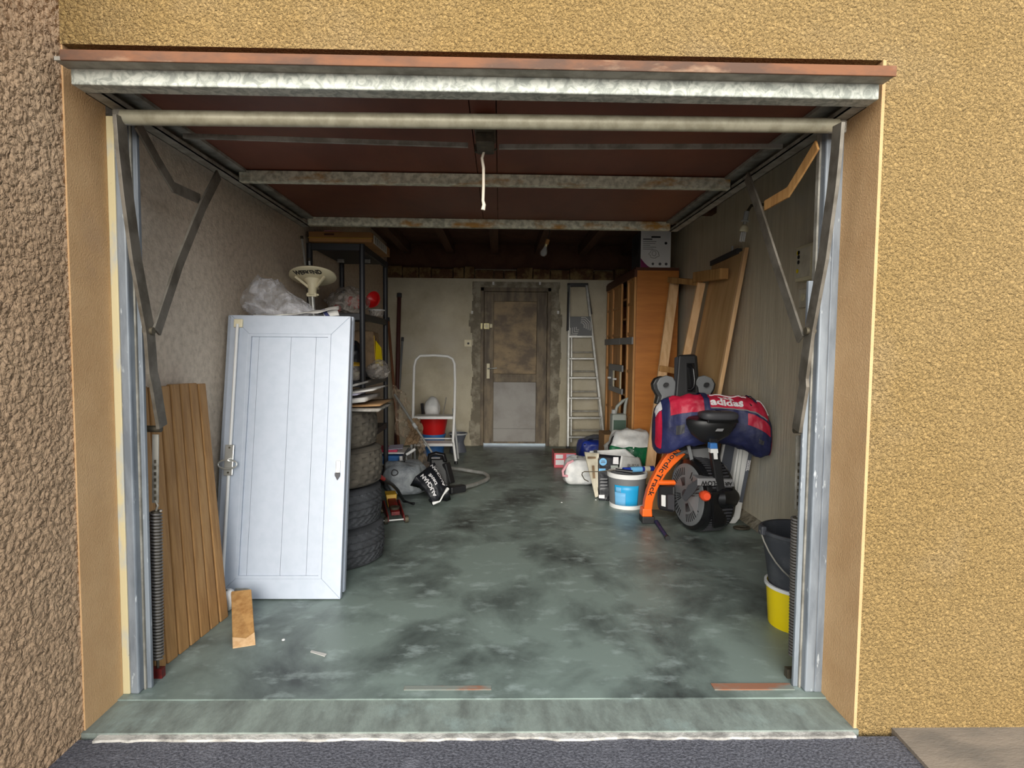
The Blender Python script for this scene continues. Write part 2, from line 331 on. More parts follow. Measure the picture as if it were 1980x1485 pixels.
# cement patching round the back doorway
def ragged(x0, x1, z0, z1, seed, side):
    random.seed(seed); mb = MB(); n = 26
    for i in range(n):
        za = z0+(z1-z0)*i/n; zb = z0+(z1-z0)*(i+1)/n
        w = .05*noise.noise((za*3, seed, 0))+random.uniform(-.008, .008)
        a, b = (x0, x1+w) if side > 0 else (x0-w, x1)
        mb.box((a, YB-.014, za), (b, YB+.01, zb+.002))
    return mb
obj('plaster_patch', ragged(DX1-.01, DX1+.11, 0, 2.03, 3, 1), 'plaster', wb, bev=.004)
obj('plaster_patch', ragged(DX0-.10, DX0+.01, 0, 2.03, 5, -1), 'plaster', wb, bev=.004)
obj('plaster_patch', MB().box((DX0-.09, YB-.012, 1.965), (DX1+.1, YB+.01, 2.035)), 'plaster', wb, bev=.004)
obj('plaster_fillet', MB().prism([(XR+.01, 3.3, -.01), (XR-.07, 3.3, -.01), (XR+.01, 3.3, .06)], (0, 4.08, 0)), 'plaster', wb)
# ------------------------------------------------------------------ back door
d = struct('door_1', MB().box((DX0, YB+.01, 0), (DX0+.05, YB+.12, 1.97)).box((DX1-.05, YB+.01, 0), (DX1, YB+.12, 1.97)).box((DX0, YB+.01, 1.92), (DX1, YB+.12, 1.97)), 'door_wood', 'worn brown wooden back door with a grey lower panel', bev=.004)
a, b = DX0+.055, DX1-.055; y0, y1 = YB+.025, YB+.065
for x0, x1 in ((a, a+.115), (b-.125, b)): obj('stile', MB().box((x0, y0, .028), (x1, y1, 1.915)), 'door_wood', d, bev=.003)
for z0, z1 in ((1.80, 1.915), (.80, .90), (.028, .05)): obj('rail', MB().box((a+.115, y0, z0), (b-.125, y1, z1)), 'door_wood', d, bev=.003)
obj('panel', MB().box((a+.118, y0+.012, .903), (b-.128, y1-.005, 1.797)), 'door_panel', d)
obj('panel', MB().box((a+.118, y0+.008, .215), (b-.128, y1-.005, .797)), 'door_low', d)
obj('kick_panel', MB().box((a+.118, y0+.008, .05), (b-.128, y1-.005, .212)), 'door_low', d)
obj('leak_board', MB().box((a-.03, y1+.001, .03), (b+.03, y1+.012, 1.94)), 'door_wood', d)  # unseen board added behind the door to stop light leaking round its panels
h = obj('handle_plate', MB().box((a+.03, y0-.008, .84), (a+.07, y0+.001, 1.03)), 'offwhite', d, bev=.006)
obj('lever', MB().tube([(a+.05, y0-.004, .965), (a+.05, y0-.05, .965), (a+.065, y0-.055, .967), (a+.16, y0-.055, .975)], .008), 'alu', h, smooth=40)
k = obj('rim_lock', MB().box((a-.01, y0-.035, 1.45), (a+.065, y0, 1.53)), 'brass', d, bev=.008)
obj('cylinder', MB().lathe([(0, 0), (.022, 0), (.022, .02), (0, .022)], (a+.03, y0-.03, 1.49), (0, -1, 0), 20), 'offwhite', k, smooth=40)
obj('keeper', MB().box((a-.065, y0-.03, 1.45), (a-.02, y0+.0, 1.53)), 'brass', k, bev=.006)
obj('bolt', MB().box((a+.065, y0-.03, 1.47), (a+.1, y0, 1.52)), 'offwhite', k, bev=.006)
for z in (1.65, .95, .25): obj('hinge', MB().tube([(b+.004, y0-.005, z), (b+.004, y0-.005, z+.09)], .009), 'dark_iron', d, smooth=40)
tag(obj('light_switch', MB().box(P(898, 670, YB-.012), tuple(P(912, 657, YB+.002))), 'offwhite', bev=.002), 'square cream light switch on the back wall by the door', 'light switch')
ls = bpy.data.objects['light_switch']
q = P(905.5, 664, YB-.012); obj('knob', MB().lathe([(0, .016), (.012, .014), (.014, 0)], q, (0, -1, 0), 16), 'darkgrey', ls, smooth=50)
for x, y, lab in ((954, 548, 'small white wall hook over the back door, on its lock side'), (1044, 548, 'small white wall hook over the back door, on its hinge side'),
             (913, 604, 'tiny white wall hook beside the lock of the back door'), (1079, 604, 'tiny white wall hook between the back door and tall ladder')):
    q = P(x, y, YB); tag(obj('wall_hook', MB().box(q+Vector((-.012, -.02, -.018)), q+Vector((.012, .004, .018))).tube([q+Vector((0, -.012, -.012)), q+Vector((0, -.035, -.02)), q+Vector((0, -.04, .0))], .004, 6), 'white2'), lab, 'hook')
# ------------------------------------------------------------------ steel door frame
def post(name, s, xo, lab):
    # s=+1 : left post (outer side at -x)
    def X(v): return xo+s*v*(1 if s > 0 else 1.1)
    def bx(x0, x1, y0, y1, z0, z1): a, b = sorted((X(x0), X(x1))); return MB().box((a, y0, z0), (b, y1, z1))
    o = struct(name, bx(.026, .058, YW, YW+.055, 0, 1.966), 'frame_grey', lab, bev=.006)
    obj('outer_flange', bx(0, .0265, YW+.001, YW+.03, 0, 1.966), 'cream' if s > 0 else 'frame_grey', o, bev=.003)
    obj('track', bx(.058, .064, YW+.03, YW+.05, 0, 1.966), 'galv_dark', o)
    obj('track_lip', bx(.064, .08, YW+.036, YW+.052, 0, 1.46 if s < 0 else 1.966), 'frame_grey', o, bev=.003)
    return o
pl_ = post('trim_2', 1, -1.303, 'grey steel door-frame post with cream paint along its outer edge')
pr_ = post('trim_3', -1, 1.162, 'grey steel door-frame post against the smooth ochre reveal')
# ------------------------------------------------------------------ raised garage door
g = thing('garage_door', 'up-and-over garage door raised flat under the ceiling, dark red-brown skin on galvanised bars', 'garage door', (-.06, 1.8, 1.967))
gx0, gx1, zb, zt = -1.25, 1.127, 1.967, 2.022
YR = 3.815
obj('front_beam', MB().box((gx0, 1.80, zb), (gx1, 1.86, zt)), 'galv', g, bev=.004)
obj('panel', MB().box((gx0, 1.76, zt+.001), (-.11, YR, zt+.022)), 'skin', g)
obj('panel', MB().box((-.106, 1.76, zt+.001), (-.02, YR, zt+.020)), 'skin', g)
obj('panel', MB().box((-.016, 1.76, zt+.001), (gx1, YR, zt+.022)), 'skin', g)
obj('edge_lip', MB().box((gx0+.012, 1.742, zt-.013), (gx1+.012, 1.749, zt+.017)), 'rust', g, bev=.002, label='rust-orange lower lip of the door')
obj('edge_fold', MB().box((gx0-.008, 1.748, zt-.011), (gx1+.01, 1.802, zt+.0)), 'galv_dark', g)
for s, x in ((1, gx0), (-1, gx1)):
    a, b = sorted((x+s*.0, x+s*.004)); c, e = sorted((x+s*.0, x+s*.05))
    obj('side_rail', MB().box((a, 1.862, zb), (b, YR, zt)).box((c, 1.862, zb), (e, YR, zb+.004)).box((c, 1.862, zt-.004), (e, YR, zt)).box((min(x+s*.046, x+s*.05), 1.862, zb), (max(x+s*.046, x+s*.05), YR, zb+.018)), 'galv_dark', g)
    c, e = sorted((x+s*.03, x+s*.085))
    obj('inner_rail', MB().box((c, 1.862, zt-.012), (e, YR, zt)), 'galv_dark', g)
obj('cross_bar', MB().box((-1.20, 2.80, zb), (1.07, 2.835, zt-.003)), 'galv_rust', g, bev=.003)
obj('cross_bar', MB().box((-1.20, 3.775, zb+.002), (1.07, 3.815, zt)), 'galv_rust', g, bev=.003)
ta, tb = P(238, 227, 1.97), P(1618, 243, 1.97)
obj('torsion_tube', MB().tube([ta, tb],   .0235, 20), 'galv_tube', g, smooth=40)
for q, s in ((ta, -1), (tb, 1)): obj('flattened_end', MB().box(q+Vector((-.03, -.008, -.024)), q+Vector((.03, .008, .024))).tube([q+Vector((s*.012, -.02, -.01)), q+Vector((s*.012, .0, -.01))], .011, 8), 'galv_dark', g, bev=.004)
lk = obj('lock_box', MB().box((-.095, 2.1, 1.972), (-.02, 2.26, 2.021)).box((-.09, 2.14, 1.935), (-.025, 2.27, 1.975)), 'dark_iron', g, bev=.006)
q = P(935, 285, 2.25)
obj('latch', MB().tube([q+Vector((0, 0, .03)), q+Vector((0, -.01, 0))], .008, 8).bar(q+Vector((.01, 0, -.02)), q+Vector((.05, 0, -.005)), .006, .006).tube([q+Vector((-.025, 0, .01)), q+Vector((-.025, -.005, -.02))], .008, 8).tube([q+Vector((.025, 0, .01)), q+Vector((.025, -.005, -.02))], .007, 8), 'dark_iron', lk, smooth=40)
obj('lock_rod', MB().bar(P(355, 263, 2.27), P(905, 281, 2.27), .016, .014), 'galv_dark', g)
obj('lock_rod', MB().bar(P(965, 284, 2.27), P(1512, 283, 2.27), .016, .014), 'galv_dark', g)
obj('pull_rope', MB().tube([P(936, 293, 2.24), P(932, 306, 2.24), P(935, 325, 2.24), P(935, 360, 2.24), P(934, 388, 2.24), P(936, 396, 2.24), P(934, 406, 2.24)], [.0045, .005, .0055, .0055, .0055, .007, .008], 8), 'rope', g, smooth=50)
# lifting gear, one set a side
def gear(s):
    X = -1.205 if s > 0 else 1.062
    Q = (lambda x, y: PX(x, y, X)) if s > 0 else (lambda x, y: PX(x, y, X))
    if s > 0:
        main = [(231, 225), (236, 290), (246, 380), (262, 500), (288, 640), (294, 720), (300, 745), (313, 825)]
        link = [(417, 338), (385, 400), (340, 510), (296, 642)]
        brk = [(268, 240), (306, 310), (337, 362), (388, 385)]
    else:
        main = [(1622, 240), (1617, 300), (1611, 360), (1592, 500), (1566, 640), (1554, 730), (1555, 745), (1541, 832)]
        link = [(1450, 342), (1473, 405), (1510, 520), (1555, 656)]
        brk = [(1578, 280), (1545, 335), (1522, 372), (1477, 398)]
    mb = MB()
    pts = [Q(*p) for p in main]
    w = .013 if s > 0 else .013
    mb2 = MB(); hx = Vector((1, 0, 0))
    def strip(pts, wid, th):
        o = MB()
        L = []
        for i, p in enumerate(pts):
            a = pts[max(i-1, 0)]; b = pts[min(i+1, len(pts)-1)]; dd = (b-a).normalized(); L.append(hx.cross(dd).normalized()*wid/2)
        vs = []; fs = []
        for p, n in zip(pts, L): vs += [p-n-hx*th/2, p+n-hx*th/2, p+n+hx*th/2, p-n+hx*th/2]
        for i in range(len(pts)-1):
            for j in range(4): fs.append((i*4+j, i*4+(j+1) % 4, i*4+4+(j+1) % 4, i*4+4+j))
        fs += [(3, 2, 1, 0), tuple(range(len(vs)-4, len(vs)))]
        return o.add(vs, fs)
    o = obj('lifting_arm', strip(pts, .052, .012), 'arm', g, bev=.001)
    bq = pts[4]; obj('pivot_bolt', MB().tube([bq+Vector((-.016, 0, 0)), bq+Vector((.016, 0, 0))], .013, 12), 'dark_iron', o, smooth=40)
    lp = [Q(*p)+Vector((s*.012, 0, 0)) for p in link]
    obj('link_arm', strip(lp, .044, .009), 'arm', g, bev=.001)
    bp = [Q(*p)+Vector((-s*.004, 0, 0)) for p in brk]
    obj('guide_bracket', strip(bp, .04, .008), 'arm' if s > 0 else 'pine_block', g, bev=.001)
    # spring and the perforated hanger above it
    ex = Q(*main[-1])
    if s > 0: b0, b1, b2 = P(301, 840, 2.14), P(301, 988, 2.14), P(305, 1272, 2.14)
    else: b0, b1, b2 = P(1545, 842, 2.13), P(1541, 1000, 2.13), P(1536, 1268, 2.13)
    cx = (b1+b2)/2
    hb = MB().bar(b0, b1+Vector((0, 0, .03)), .022, .005, (0, 1, 0)).tube([b1+Vector((0, 0, .04)), b1+Vector((.008, 0, .02)), b1+Vector((0, 0, -.005))], .004, 6)
    ho = obj('hanger_strip', hb, 'galv_dark', g)
    for i in range(7):
        t = .35+.08*i; p = b0.lerp(b1, t); obj('slot_shade', MB().bar(p+Vector((0, -.0035, .006)), p+Vector((0, -.0035, -.006)), .007, .003), 'dark_iron', ho)  # raised dark bars, shade of the perforations put in as colour
    obj('hanger_bolt', MB().tube([b0+Vector((-s*.05, 0, .02)), b0+Vector((s*.02, 0, .02))], .012, 10), 'dark_iron', g, smooth=40)
    n = 46; z1, z0 = b1.z, b2.z; c = b1.lerp(b2, .5); pts = []
    for i in range(n*10+1):
        t = 2*PI*i/10; f = i/(n*10); pp = b1.lerp(b2, f); pts.append(pp+Vector((math.cos(t)*.018, math.sin(t)*.018, 0)))
    obj('spring', MB().tube(pts, .0042, 6), 'spring', g, smooth=60)
    obj('spring_core', MB().tube([b1, b2], .0145, 12), 'dark_iron', g, smooth=60)
    hk = MB().tube([b2+Vector((0, 0, 0)), b2+Vector((0, 0, -.03)), Vector((b2.x, b2.y, .03))], .005, 6)
    obj('spring_hook', hk, 'dark_iron', g)
    obj('floor_bracket', MB().box((b2.x-.03, b2.y-.012, 0), (b2.x+.02, b2.y+.012, .035)), 'darkred' if s > 0 else 'dark_iron', g)
gear(1); gear(-1)
# ================================================================== left side
# wooden board shutters leaning on the left wall
def plank_shutter(name, lab, b0, b1, t1, t0, n, th):
    b0, b1, t1, t0 = map(Vector, (b0, b1, t1, t0))
    r = thing(name, lab, 'shutter', (b0+b1)/2, group='wooden board shutters by the post')
    nrm = (b1-b0).cross(t0-b0).normalized()
    if nrm.x > 0: nrm = -nrm
    random.seed(n)
    for i in range(n):
        a, c = i/n+.011, (i+1)/n-.011; j = random.uniform(0, .012); dz = (t0-b0).normalized()*j
        q = [b0.lerp(b1, a), b0.lerp(b1, c), t0.lerp(t1, c)-dz, t0.lerp(t1, a)-dz]
        off = -nrm*random.uniform(0, .003)
        obj('plank', MB().slab(*[p+off for p in q], nrm*th), 'slat', r, bev=.004)
    obj('backing', MB().slab(b0+nrm*th+(t0-b0)*.02, b1+nrm*th+(t1-b1)*.02, b1.lerp(t1, .97)+nrm*th, b0.lerp(t0, .97)+nrm*th, nrm*.006), 'slat', r)
plank_shutter('wooden_shutter', 'brown wooden board shutter leaning on the left wall, the one in front', (-1.262, 2.155, .0), (-1.21, 2.64, .0), (-1.325, 2.71, 1.05), (-1.327, 2.20, 1.065), 7, .022)
plank_shutter('wooden_shutter', 'brown wooden board shutter hidden behind the other one against the left wall', (-1.315, 2.16, .0), (-1.275, 2.60, .0), (-1.365, 2.66, 1.03), (-1.365, 2.17, 1.045), 6, .02)
# white plastic shutters
def white_shutter(lab, x1, yb, tilt, front, z=0.):
    W, H, T = .60, 1.385, .034
    r = thing('white_shutter', lab, 'shutter', (x1-W, yb, z+.0058), (-tilt, 0, 0), 'white shutters leaning on the tyres')
    L = lambda name, mb, m='white', par=r, **k: obj(name, mb, m, par, world=False, **k)
    fr = .095
    L('stile', MB().prism([(0, 0, 0), (fr, 0, fr), (fr, 0, H-fr), (0, 0, H)], (0, T, 0)), bev=.003)
    L('stile', MB().prism([(W, 0, 0), (W-fr, 0, fr), (W-fr, 0, H-fr), (W, 0, H)], (0, T, 0)), bev=.003)
    L('rail', MB().prism([(0, 0, 0), (fr, 0, fr), (W-fr, 0, fr), (W, 0, 0)], (0, T, 0)), bev=.003)
    L('rail', MB().prism([(0, 0, H), (fr, 0, H-fr), (W-fr, 0, H-fr), (W, 0, H)], (0, T, 0)), bev=.003)
    if front:
        L('bead', MB().box((fr, -.001, fr), (fr+.014, .008, H-fr)).box((W-fr-.014, -.001, fr), (W-fr, .008, H-fr)).box((fr+.014, -.001, fr), (W-fr-.014, .008, fr+.014)).box((fr+.014, -.001, H-fr-.014), (W-fr-.014, .008, H-fr)))
        xs = [fr+.014, fr+.05, fr+.21, W-fr-.075, W-fr-.014]
        for a, b in zip(xs, xs[1:]): L('board', MB().box((a+.0006, .007, fr+.014), (b-.0006, .02, H-fr-.014)), bev=.0006)
        # espagnolette rod with handle
        rx = .043
        rod = L('bolt_rod', MB().tube([(rx, -.016, .06), (rx, -.016, H-.05)], .0075, 12), 'white2', smooth=40)
        L('rod_guide', MB().box((rx-.022, -.012, H-.065), (rx+.022, .001, H-.022)), 'offwhite', r, bev=.004)
        pz = .66
        pl = L('handle_plate', MB().box((rx-.022, -.026, pz-.075), (rx+.022, -.018, pz+.075)), 'steel', r, bev=.008)
        ring = [(rx+.045*math.cos(t*PI/10), -.036, pz-.02+.022*math.sin(t*PI/10)) for t in range(20)]
        L('ring_handle', MB().tube(ring, .0045, 8, True), 'steel', pl, smooth=60)
        L('boss', MB().lathe([(.013, 0), (.012, .012), (0, .016)], (rx, -.026, pz), (0, -1, 0), 16), 'steel', pl, smooth=50)
        for zz in (pz-.06, pz+.06): L('screw', MB().lathe([(.005, 0), (.004, .003), (0, .003)], (rx, -.026, zz), (0, -1, 0), 10), 'dark_iron', pl)
        sp = L('strike_plate', MB().box((W-.045, -.005, .60), (W-.022, .001, .66)), 'steel', r, bev=.004)
        L('catch', MB().prism([(W-.047, -.009, .60), (W-.022, -.009, .60), (W-.022, -.009, .585), (W-.034, -.009, .565), (W-.047, -.009, .588)], (0, .008, 0)), 'darkgrey', sp)
        L('hinge', MB().box((.1, -.006, .018), (.165, .001, .052)), 'alu', r, bev=.002)
    else:
        L('infill', MB().box((fr, .007, fr), (W-fr, .025, H-fr)))
    return r
tl = math.atan2(.235, 1.36)
white_shutter('white plastic panel shutter with a bolt rod and ring handle, front one of the stack', -.755, 2.805, tl, True)
white_shutter('plain white shutter second in the stack leaning on the tyres', -.785, 2.846, tl-.003, False)
white_shutter('plain white shutter rearmost in the stack, touching the tyres', -.758, 2.887, tl-.006, False)
# wood block
b = thing('wood_block', 'short offcut of pale timber propped against the foot of the white shutter', 'wood block', PZ(470, 1253))
pa, pb = PZ(450, 1254), PZ(494, 1247); ta_, tb_ = P(447, 1143, 2.70), P(486, 1139, 2.70)
nn = (pb-pa).cross(ta_-pa).normalized(); nn = nn if nn.y > 0 else -nn
obj('timber', MB().slab(pa, pb, tb_, ta_, nn*.03), 'pine_block', b, bev=.003)
obj('broken_end', MB().prism([pa.lerp(ta_, .0)-nn*.002, pb.lerp(tb_, .0)-nn*.002, pb.lerp(tb_, .2)-nn*.002, pa.lerp(pb, .6).lerp(ta_.lerp(tb_, .6), .12)-nn*.002, pa.lerp(ta_, .17)-nn*.002], nn*.004), 'pine', b)
wad = bagfn(PZ(440, 1185)+Vector((-.016, .03, 0)), (.05, .05, .09), 5, .012, 22); w_ = bag('plastic_wad', 'whitebag', wad, None, 20, 12); tag(w_, 'small wad of white film between shutter and wood block', 'plastic film')
# plastic bag and papers on top of the shutters
c = P(560, 612, 3.12)
def sackfn(u, v):
    t = v; sp = [P(470, 578, 3.2), P(492, 570, 3.2), P(528, 580, 3.18), P(580, 606, 3.16), P(640, 624, 3.14)]
    rs = [.04, .092, .09, .062, .014]
    x = t*(len(sp)-1); i = min(int(x), len(sp)-2); f = x-i; f = f*f*(3-2*f); p = sp[i].lerp(sp[i+1], f); r = rs[i]*(1-f)+rs[i+1]*f
    k = 1+.28*crease((math.cos(u)*.5, math.sin(u)*.5, t*2), 3.2, 2)
    return p+Vector((math.cos(u)*r*.25*k, math.sin(u)*r*.8, math.cos(u)*r*k))
fl = thing('plastic_sack', 'crumpled clear plastic sack lying on top of the white shutters', 'plastic sack', P(560, 618, 3.1))
obj('film', MB().grid(sackfn, 0, 2*PI, 0, 1, 40, 34), 'film', fl, smooth=80)
obj('inner_fold', MB().grid(lambda u, v: sackfn(u, v)*.35+.65*P(560, 600, 3.16) if False else sackfn(u, .12+.8*v)+Vector((0, .006, -.012)), .4, 2.6, 0, 1, 20, 20), 'film', fl, smooth=80)
ps = thing('paper_sheet', 'white paper sheets with a dark blue band on top of the white shutters', 'paper', P(600, 618, 3.1))
def shfn(u, v):
    p = P(490+u*165, 619-13*u*u-v*6*u, 3.05+.10*v); p.z += .012*noise.noise((u*6, v*3, 3))+.02; return p
obj('sheet', MB().grid(shfn, 0, 1, 0, 1, 24, 6), 'paper', ps, smooth=60, solid=.002)
obj('sheet', MB().slab(P(628, 612, 3.085), P(656, 610, 3.085), P(652, 597, 3.10), P(622, 600, 3.10), (0, .003, 0)), 'paper', ps)
obj('blue_band', MB().slab(P(630, 612, 3.080), P(638, 611, 3.080), P(628, 598, 3.095), P(620, 599, 3.095), (0, .003, 0)), 'navy', ps)
# tyres
def tyre_mesh(mode):
    R0, RI, Wd = .31, .195, .215; n = 150; prof = []
    z = [-.5, -.5, -.47, -.43]; side = [(RI, -.42), (RI+.01, -.46), (.235, -.5), (.27, -.5), (.293, -.46), (.303, -.415)]
    tr = []; k = 22
    for i in range(k+1): v = -.40+.80*i/k; tr.append((R0-.012*abs(v/.4)**3, v))
    prof = side+tr+[(r, -v) for r, v in reversed(side)]
    vs = []; fs = []
    for pi, (r, v) in enumerate(prof):
        for j in range(n):
            th = 2*PI*j/n; rr = r
            if len(side) <= pi < len(side)+len(tr):
                q = pi-len(side)
                if mode == 0:
                    if q in (6, 11, 16): rr -= .011
                    elif (j+int(abs(q-11)*.8)) % 4 == 0: rr -= .009
                else:
                    w = math.sin(j*2*PI/6+q*.9)+math.sin(q*1.1-j*.5)
                    if w > .8: rr -= .009
            vs.append((rr*math.cos(th), rr*math.sin(th), (v+.5)*Wd))
    m = len(prof)
    for i in range(m-1):
        for j in range(n): fs.append((i*n+j, i*n+(j+1) % n, (i+1)*n+(j+1) % n, (i+1)*n+j))
    inner = [(RI, -.42+.84*i/6) for i in range(7)]
    b0 = len(vs)
    for i in range(9):
        t = i/8; r = RI+.09*math.sin(PI*t); v = .42-.84*t
        for j in range(n): vs.append((r*math.cos(2*PI*j/n), r*math.sin(2*PI*j/n), (v+.5)*Wd))
    for i in range(8):
        for j in range(n): fs.append((b0+i*n+j, b0+i*n+(j+1) % n, b0+(i+1)*n+(j+1) % n, b0+(i+1)*n+j))
    return MB().add(vs, fs)
t0 = obj('car_tyre', tyre_mesh(0), 'rubber', smooth=35); t1 = obj('car_tyre', tyre_mesh(1), 'rubber_dusty', smooth=35)
tc_ = Vector((-.975, 3.415, 0))
t0.location = tc_+Vector((0, 0, .0)); t0.rotation_euler.z = .3; tag(t0, 'black car tyre at the bottom of the stack', 'tyre', 'stacked car tyres')
t2 = t0.copy(); COL.objects.link(t2); t2.location = tc_+Vector((-.02, .02, .214)); t2.rotation_euler.z = 1.1; t2.rotation_euler.x = .02; t2['label'] = 'black car tyre second from the floor in the stack'
t1.location = tc_+Vector((-.015, .02, .435)); t1.rotation_euler.x = -.015; tag(t1, 'dusty grey-brown car tyre third from the floor in the stack', 'tyre', 'stacked car tyres')
t3 = t1.copy(); COL.objects.link(t3); t3.location = tc_+Vector((-.045, .03, .65)); t3.rotation_euler.z = 2; t3.rotation_euler.x = 0; t3['label'] = 'dusty grey-brown car tyre on top of the stack under the newspapers'
# pile of papers on the tyres
zt_ = .868
random.seed(8)
pp = [('paper_grey', .62, .010, 'grey cardboard sheet lowest in the paper pile on the tyres'), ('card2', .58, .006, 'brown card sheet in the paper pile, second from the tyres'), ('paper', .5, .022, 'thick white catalogue in the paper pile on the tyres'), ('lavender', .52, .012, 'lavender magazine in the paper pile on the tyres'), ('paper', .56, .008, 'thin white sheet on the paper pile on the tyres'), ('paper', .4, .012, 'white folder topmost on the paper pile')]
for i, (m_, w, th, lab) in enumerate(pp):
    x1 = -.655-[0, .0, .08, .12, .03, .14][i]; yy = 3.22+.03*(i % 2); z0 = zt_
    def sf(u, v, x1=x1, yy=yy, z0=z0, w=w, i=i):
        x = x1-w*(1-u)
        return Vector((x, yy+.42*v+.02*u*(i % 3), z0+(.012*i)*u*u+.002*math.sin(u*5+i)*u))
    n_ = obj('paper_sheaf', MB().grid(sf, 0, 1, 0, 1, 14, 4), m_, smooth=50); so_ = n_.modifiers.new('s', 'SOLIDIFY'); so_.thickness = th; so_.offset = 1
    tag(n_, lab, 'papers', 'papers piled on the tyres'); zt_ += th+.003
# ------------------------------------------------------------------ black shelf rack
sx0, sx1, sy0, sy1 = -1.376, -1.0, 4.37, 5.25
rk = thing('shelf_rack', 'tall black shelving rack standing along the left wall', 'shelf', (-1.19, 4.8, 0))
for x in (sx0, sx1):
    for y in (sy0, sy1): obj('post', MB().tube([(x, y, 0), (x, y, 1.958)], .021, 12), 'blackmetal', rk, smooth=40)
SH = [.12, .55, .965, 1.455, 1.955]
for z in SH:
    sh = obj('shelf', MB().box((sx0, sy0, z-.02), (sx1, sy1, z)), 'blackmetal', rk)
    obj('edge', MB().box((sx0, sy0-.012, z-.045), (sx1, sy0+.012, z+.005)).box((sx1-.012, sy0, z-.045), (sx1+.012, sy1, z+.005)), 'blackmetal', sh, bev=.004)
for x, tl_ in ((662, 'small pale tag under the top rack shelf, nearer the wall'), (712, 'small pale tag under the top rack shelf, nearer the aisle')): q = P(x, 508, 5.0); tag(obj('price_tag', MB().box((q.x-.028, 4.95, 1.905), (q.x+.028, 4.955, 1.935)), 'paper_grey'), tl_, 'tag', 'tags under the top shelf')
# flat cardboard boxes on top of the rack
fb = thing('flat_carton', 'long flat brown cardboard carton on top of the black rack', 'carton', (-1.18, 4.7, 1.96))
a = P(603, 467, 4.30); 
obj('carton_body', MB().box((-1.36, 4.30, 1.9605), (-.915, 5.0, 2.031)), 'card', fb, bev=.003)
obj('tape', MB().box((-1.365, 4.297, 1.985), (-.91, 4.299, 1.99)), 'mustard', fb)
obj('hand_slot_shade', MB().box((-1.25, 4.296, 2.005), (-1.18, 4.3, 2.018)), 'darkwood', fb)  # raised dark box, its colour standing in for shade inside the hand hole
obj('label', MB().box((-.914, 4.36, 1.962), (-.911, 4.85, 2.022)), 'paper', fb)
for i in range(6): obj('label_print', MB().box((-.911, 4.39+.075*i, 1.972), (-.909, 4.43+.075*i, 2.014)), 'paper_grey', fb)
fo = thing('folded_sheet', 'pinkish folded sheet lying on the flat carton', 'sheet', (-1.1, 4.5, 2.03))
obj('sheet', MB().grid(lambda u, v: Vector((-1.27+u*.3, 4.36+.3*v, 2.0355+.014*(1-u)+.004*math.sin(u*7))), 0, 1, 0, 1, 12, 4), 'pink', fo, solid=.004, smooth=60)
# second shelf from top : bag of red things, bowl
c = Vector((-1.17, 4.47, 1.46))
f1 = bagfn(P(672, 604, 4.6)+Vector((0, 0, -.0)), (.28, .22, .19), 3, .05, 9, .8, .9)
fn0 = P(672, 604, 4.6).z
def lift(fn, dz): return lambda u, v: fn(u, v)+Vector((0, 0, dz))
bgt = thing('clear_bag', 'crumpled clear bag of red items on the second shelf', 'bag', (-1.17, 4.6, 1.46))
bag('film', 'film_grey', lift(f1, 1.456-fn0), bgt)
for i, (dx, dz, rr) in enumerate(((-.08, .05, .035), (.02, .11, .04), (.07, .08, .035), (.09, .13, .028))):
    p = Vector((P(672, 604, 4.6).x+dx, 4.60, 1.456+dz)); obj('red_item', MB().lathe([(0, -rr), (rr*.7, -rr*.7), (rr, 0), (rr*.7, rr*.7), (0, rr)], p, (.3, .2, 1), 16), 'red', bgt, smooth=60)
bw = thing('red_bowl', 'bright red round bowl tipped on its side on the second shelf', 'bowl', P(720, 604, 4.75))
bc = P(722, 580, 4.75)
obj('bowl', MB().lathe([(.0, -.04), (.03, -.038), (.055, -.018), (.068, .008), (.0685, .012), (.064, .012), (.05, -.012), (.0, -.03)], bc, (-.45, -.85, .25), 32), 'red', bw, smooth=50)
ct = thing('clear_tub', 'clear plastic food tub on the second shelf under the red bowl', 'tub', P(730, 606, 4.72))
q = Vector((P(728, 604, 4.8).x, 4.8, 1.4605))
obj('tub', MB().lathe([(0, 0), (.05, 0), (.058, .05), (.06, .05), (.052, 0.004), (0, .004)], q, (0, 0, 1), 20), 'film_grey', ct, smooth=40)
obj('lid_rim', MB().lathe([(.058, .046), (.068, .046), (.068, .054), (.058, .054)], q, (0, 0, 1), 20), 'pale_grey', ct, smooth=40)
# third shelf
z3 = .9705
def onshelf(x, Y): q = P(x, 700, Y); return Vector((q.x, Y, z3))
cq = onshelf(664, 4.9)
wc = thing('white_jug', 'pale jug standing on the third shelf behind the black sack', 'jug', cq)
obj('body', MB().lathe([(0, 0), (.06, 0), (.065, .06), (.065, .28), (.05, .34), (.028, .37), (.028, .40), (0, .40)], cq, (0, 0, 1), 24), 'pale_grey', wc, smooth=45)
obj('cap', MB().lathe([(.032, .40), (.032, .43), (0, .43)], cq, (0, 0, 1), 20), 'pink', wc, smooth=45)
q = onshelf(679, 4.66)
k_ = thing('black_sack', 'crumpled black plastic sack on the third shelf', 'sack', q); bag('film', 'blackbag', bagfn(q, (.15, .17, .29), 9, .03, 8, .8, .8), k_)
obj('pink_tie', MB().tube([q+Vector((.02, -.09, .3)), q+Vector((.04, -.1, .27)), q+Vector((.0, -.1, .24))], .012, 8), 'magenta', k_, smooth=50)
q = onshelf(714, 4.92)
pb_ = thing('paper_sack', 'grey-brown printed paper sack with a yellow side on the third shelf', 'sack', q)
obj('sack_body', MB().hexa([q+Vector(v) for v in ((-.11, -.06, .06), (.06, -.06, .06), (.09, .09, .06), (-.08, .09, .06), (-.12, -.05, .38), (.045, -.05, .38), (.07, .05, .36), (-.09, .05, .38))]), 'tan', pb_, bev=.012)
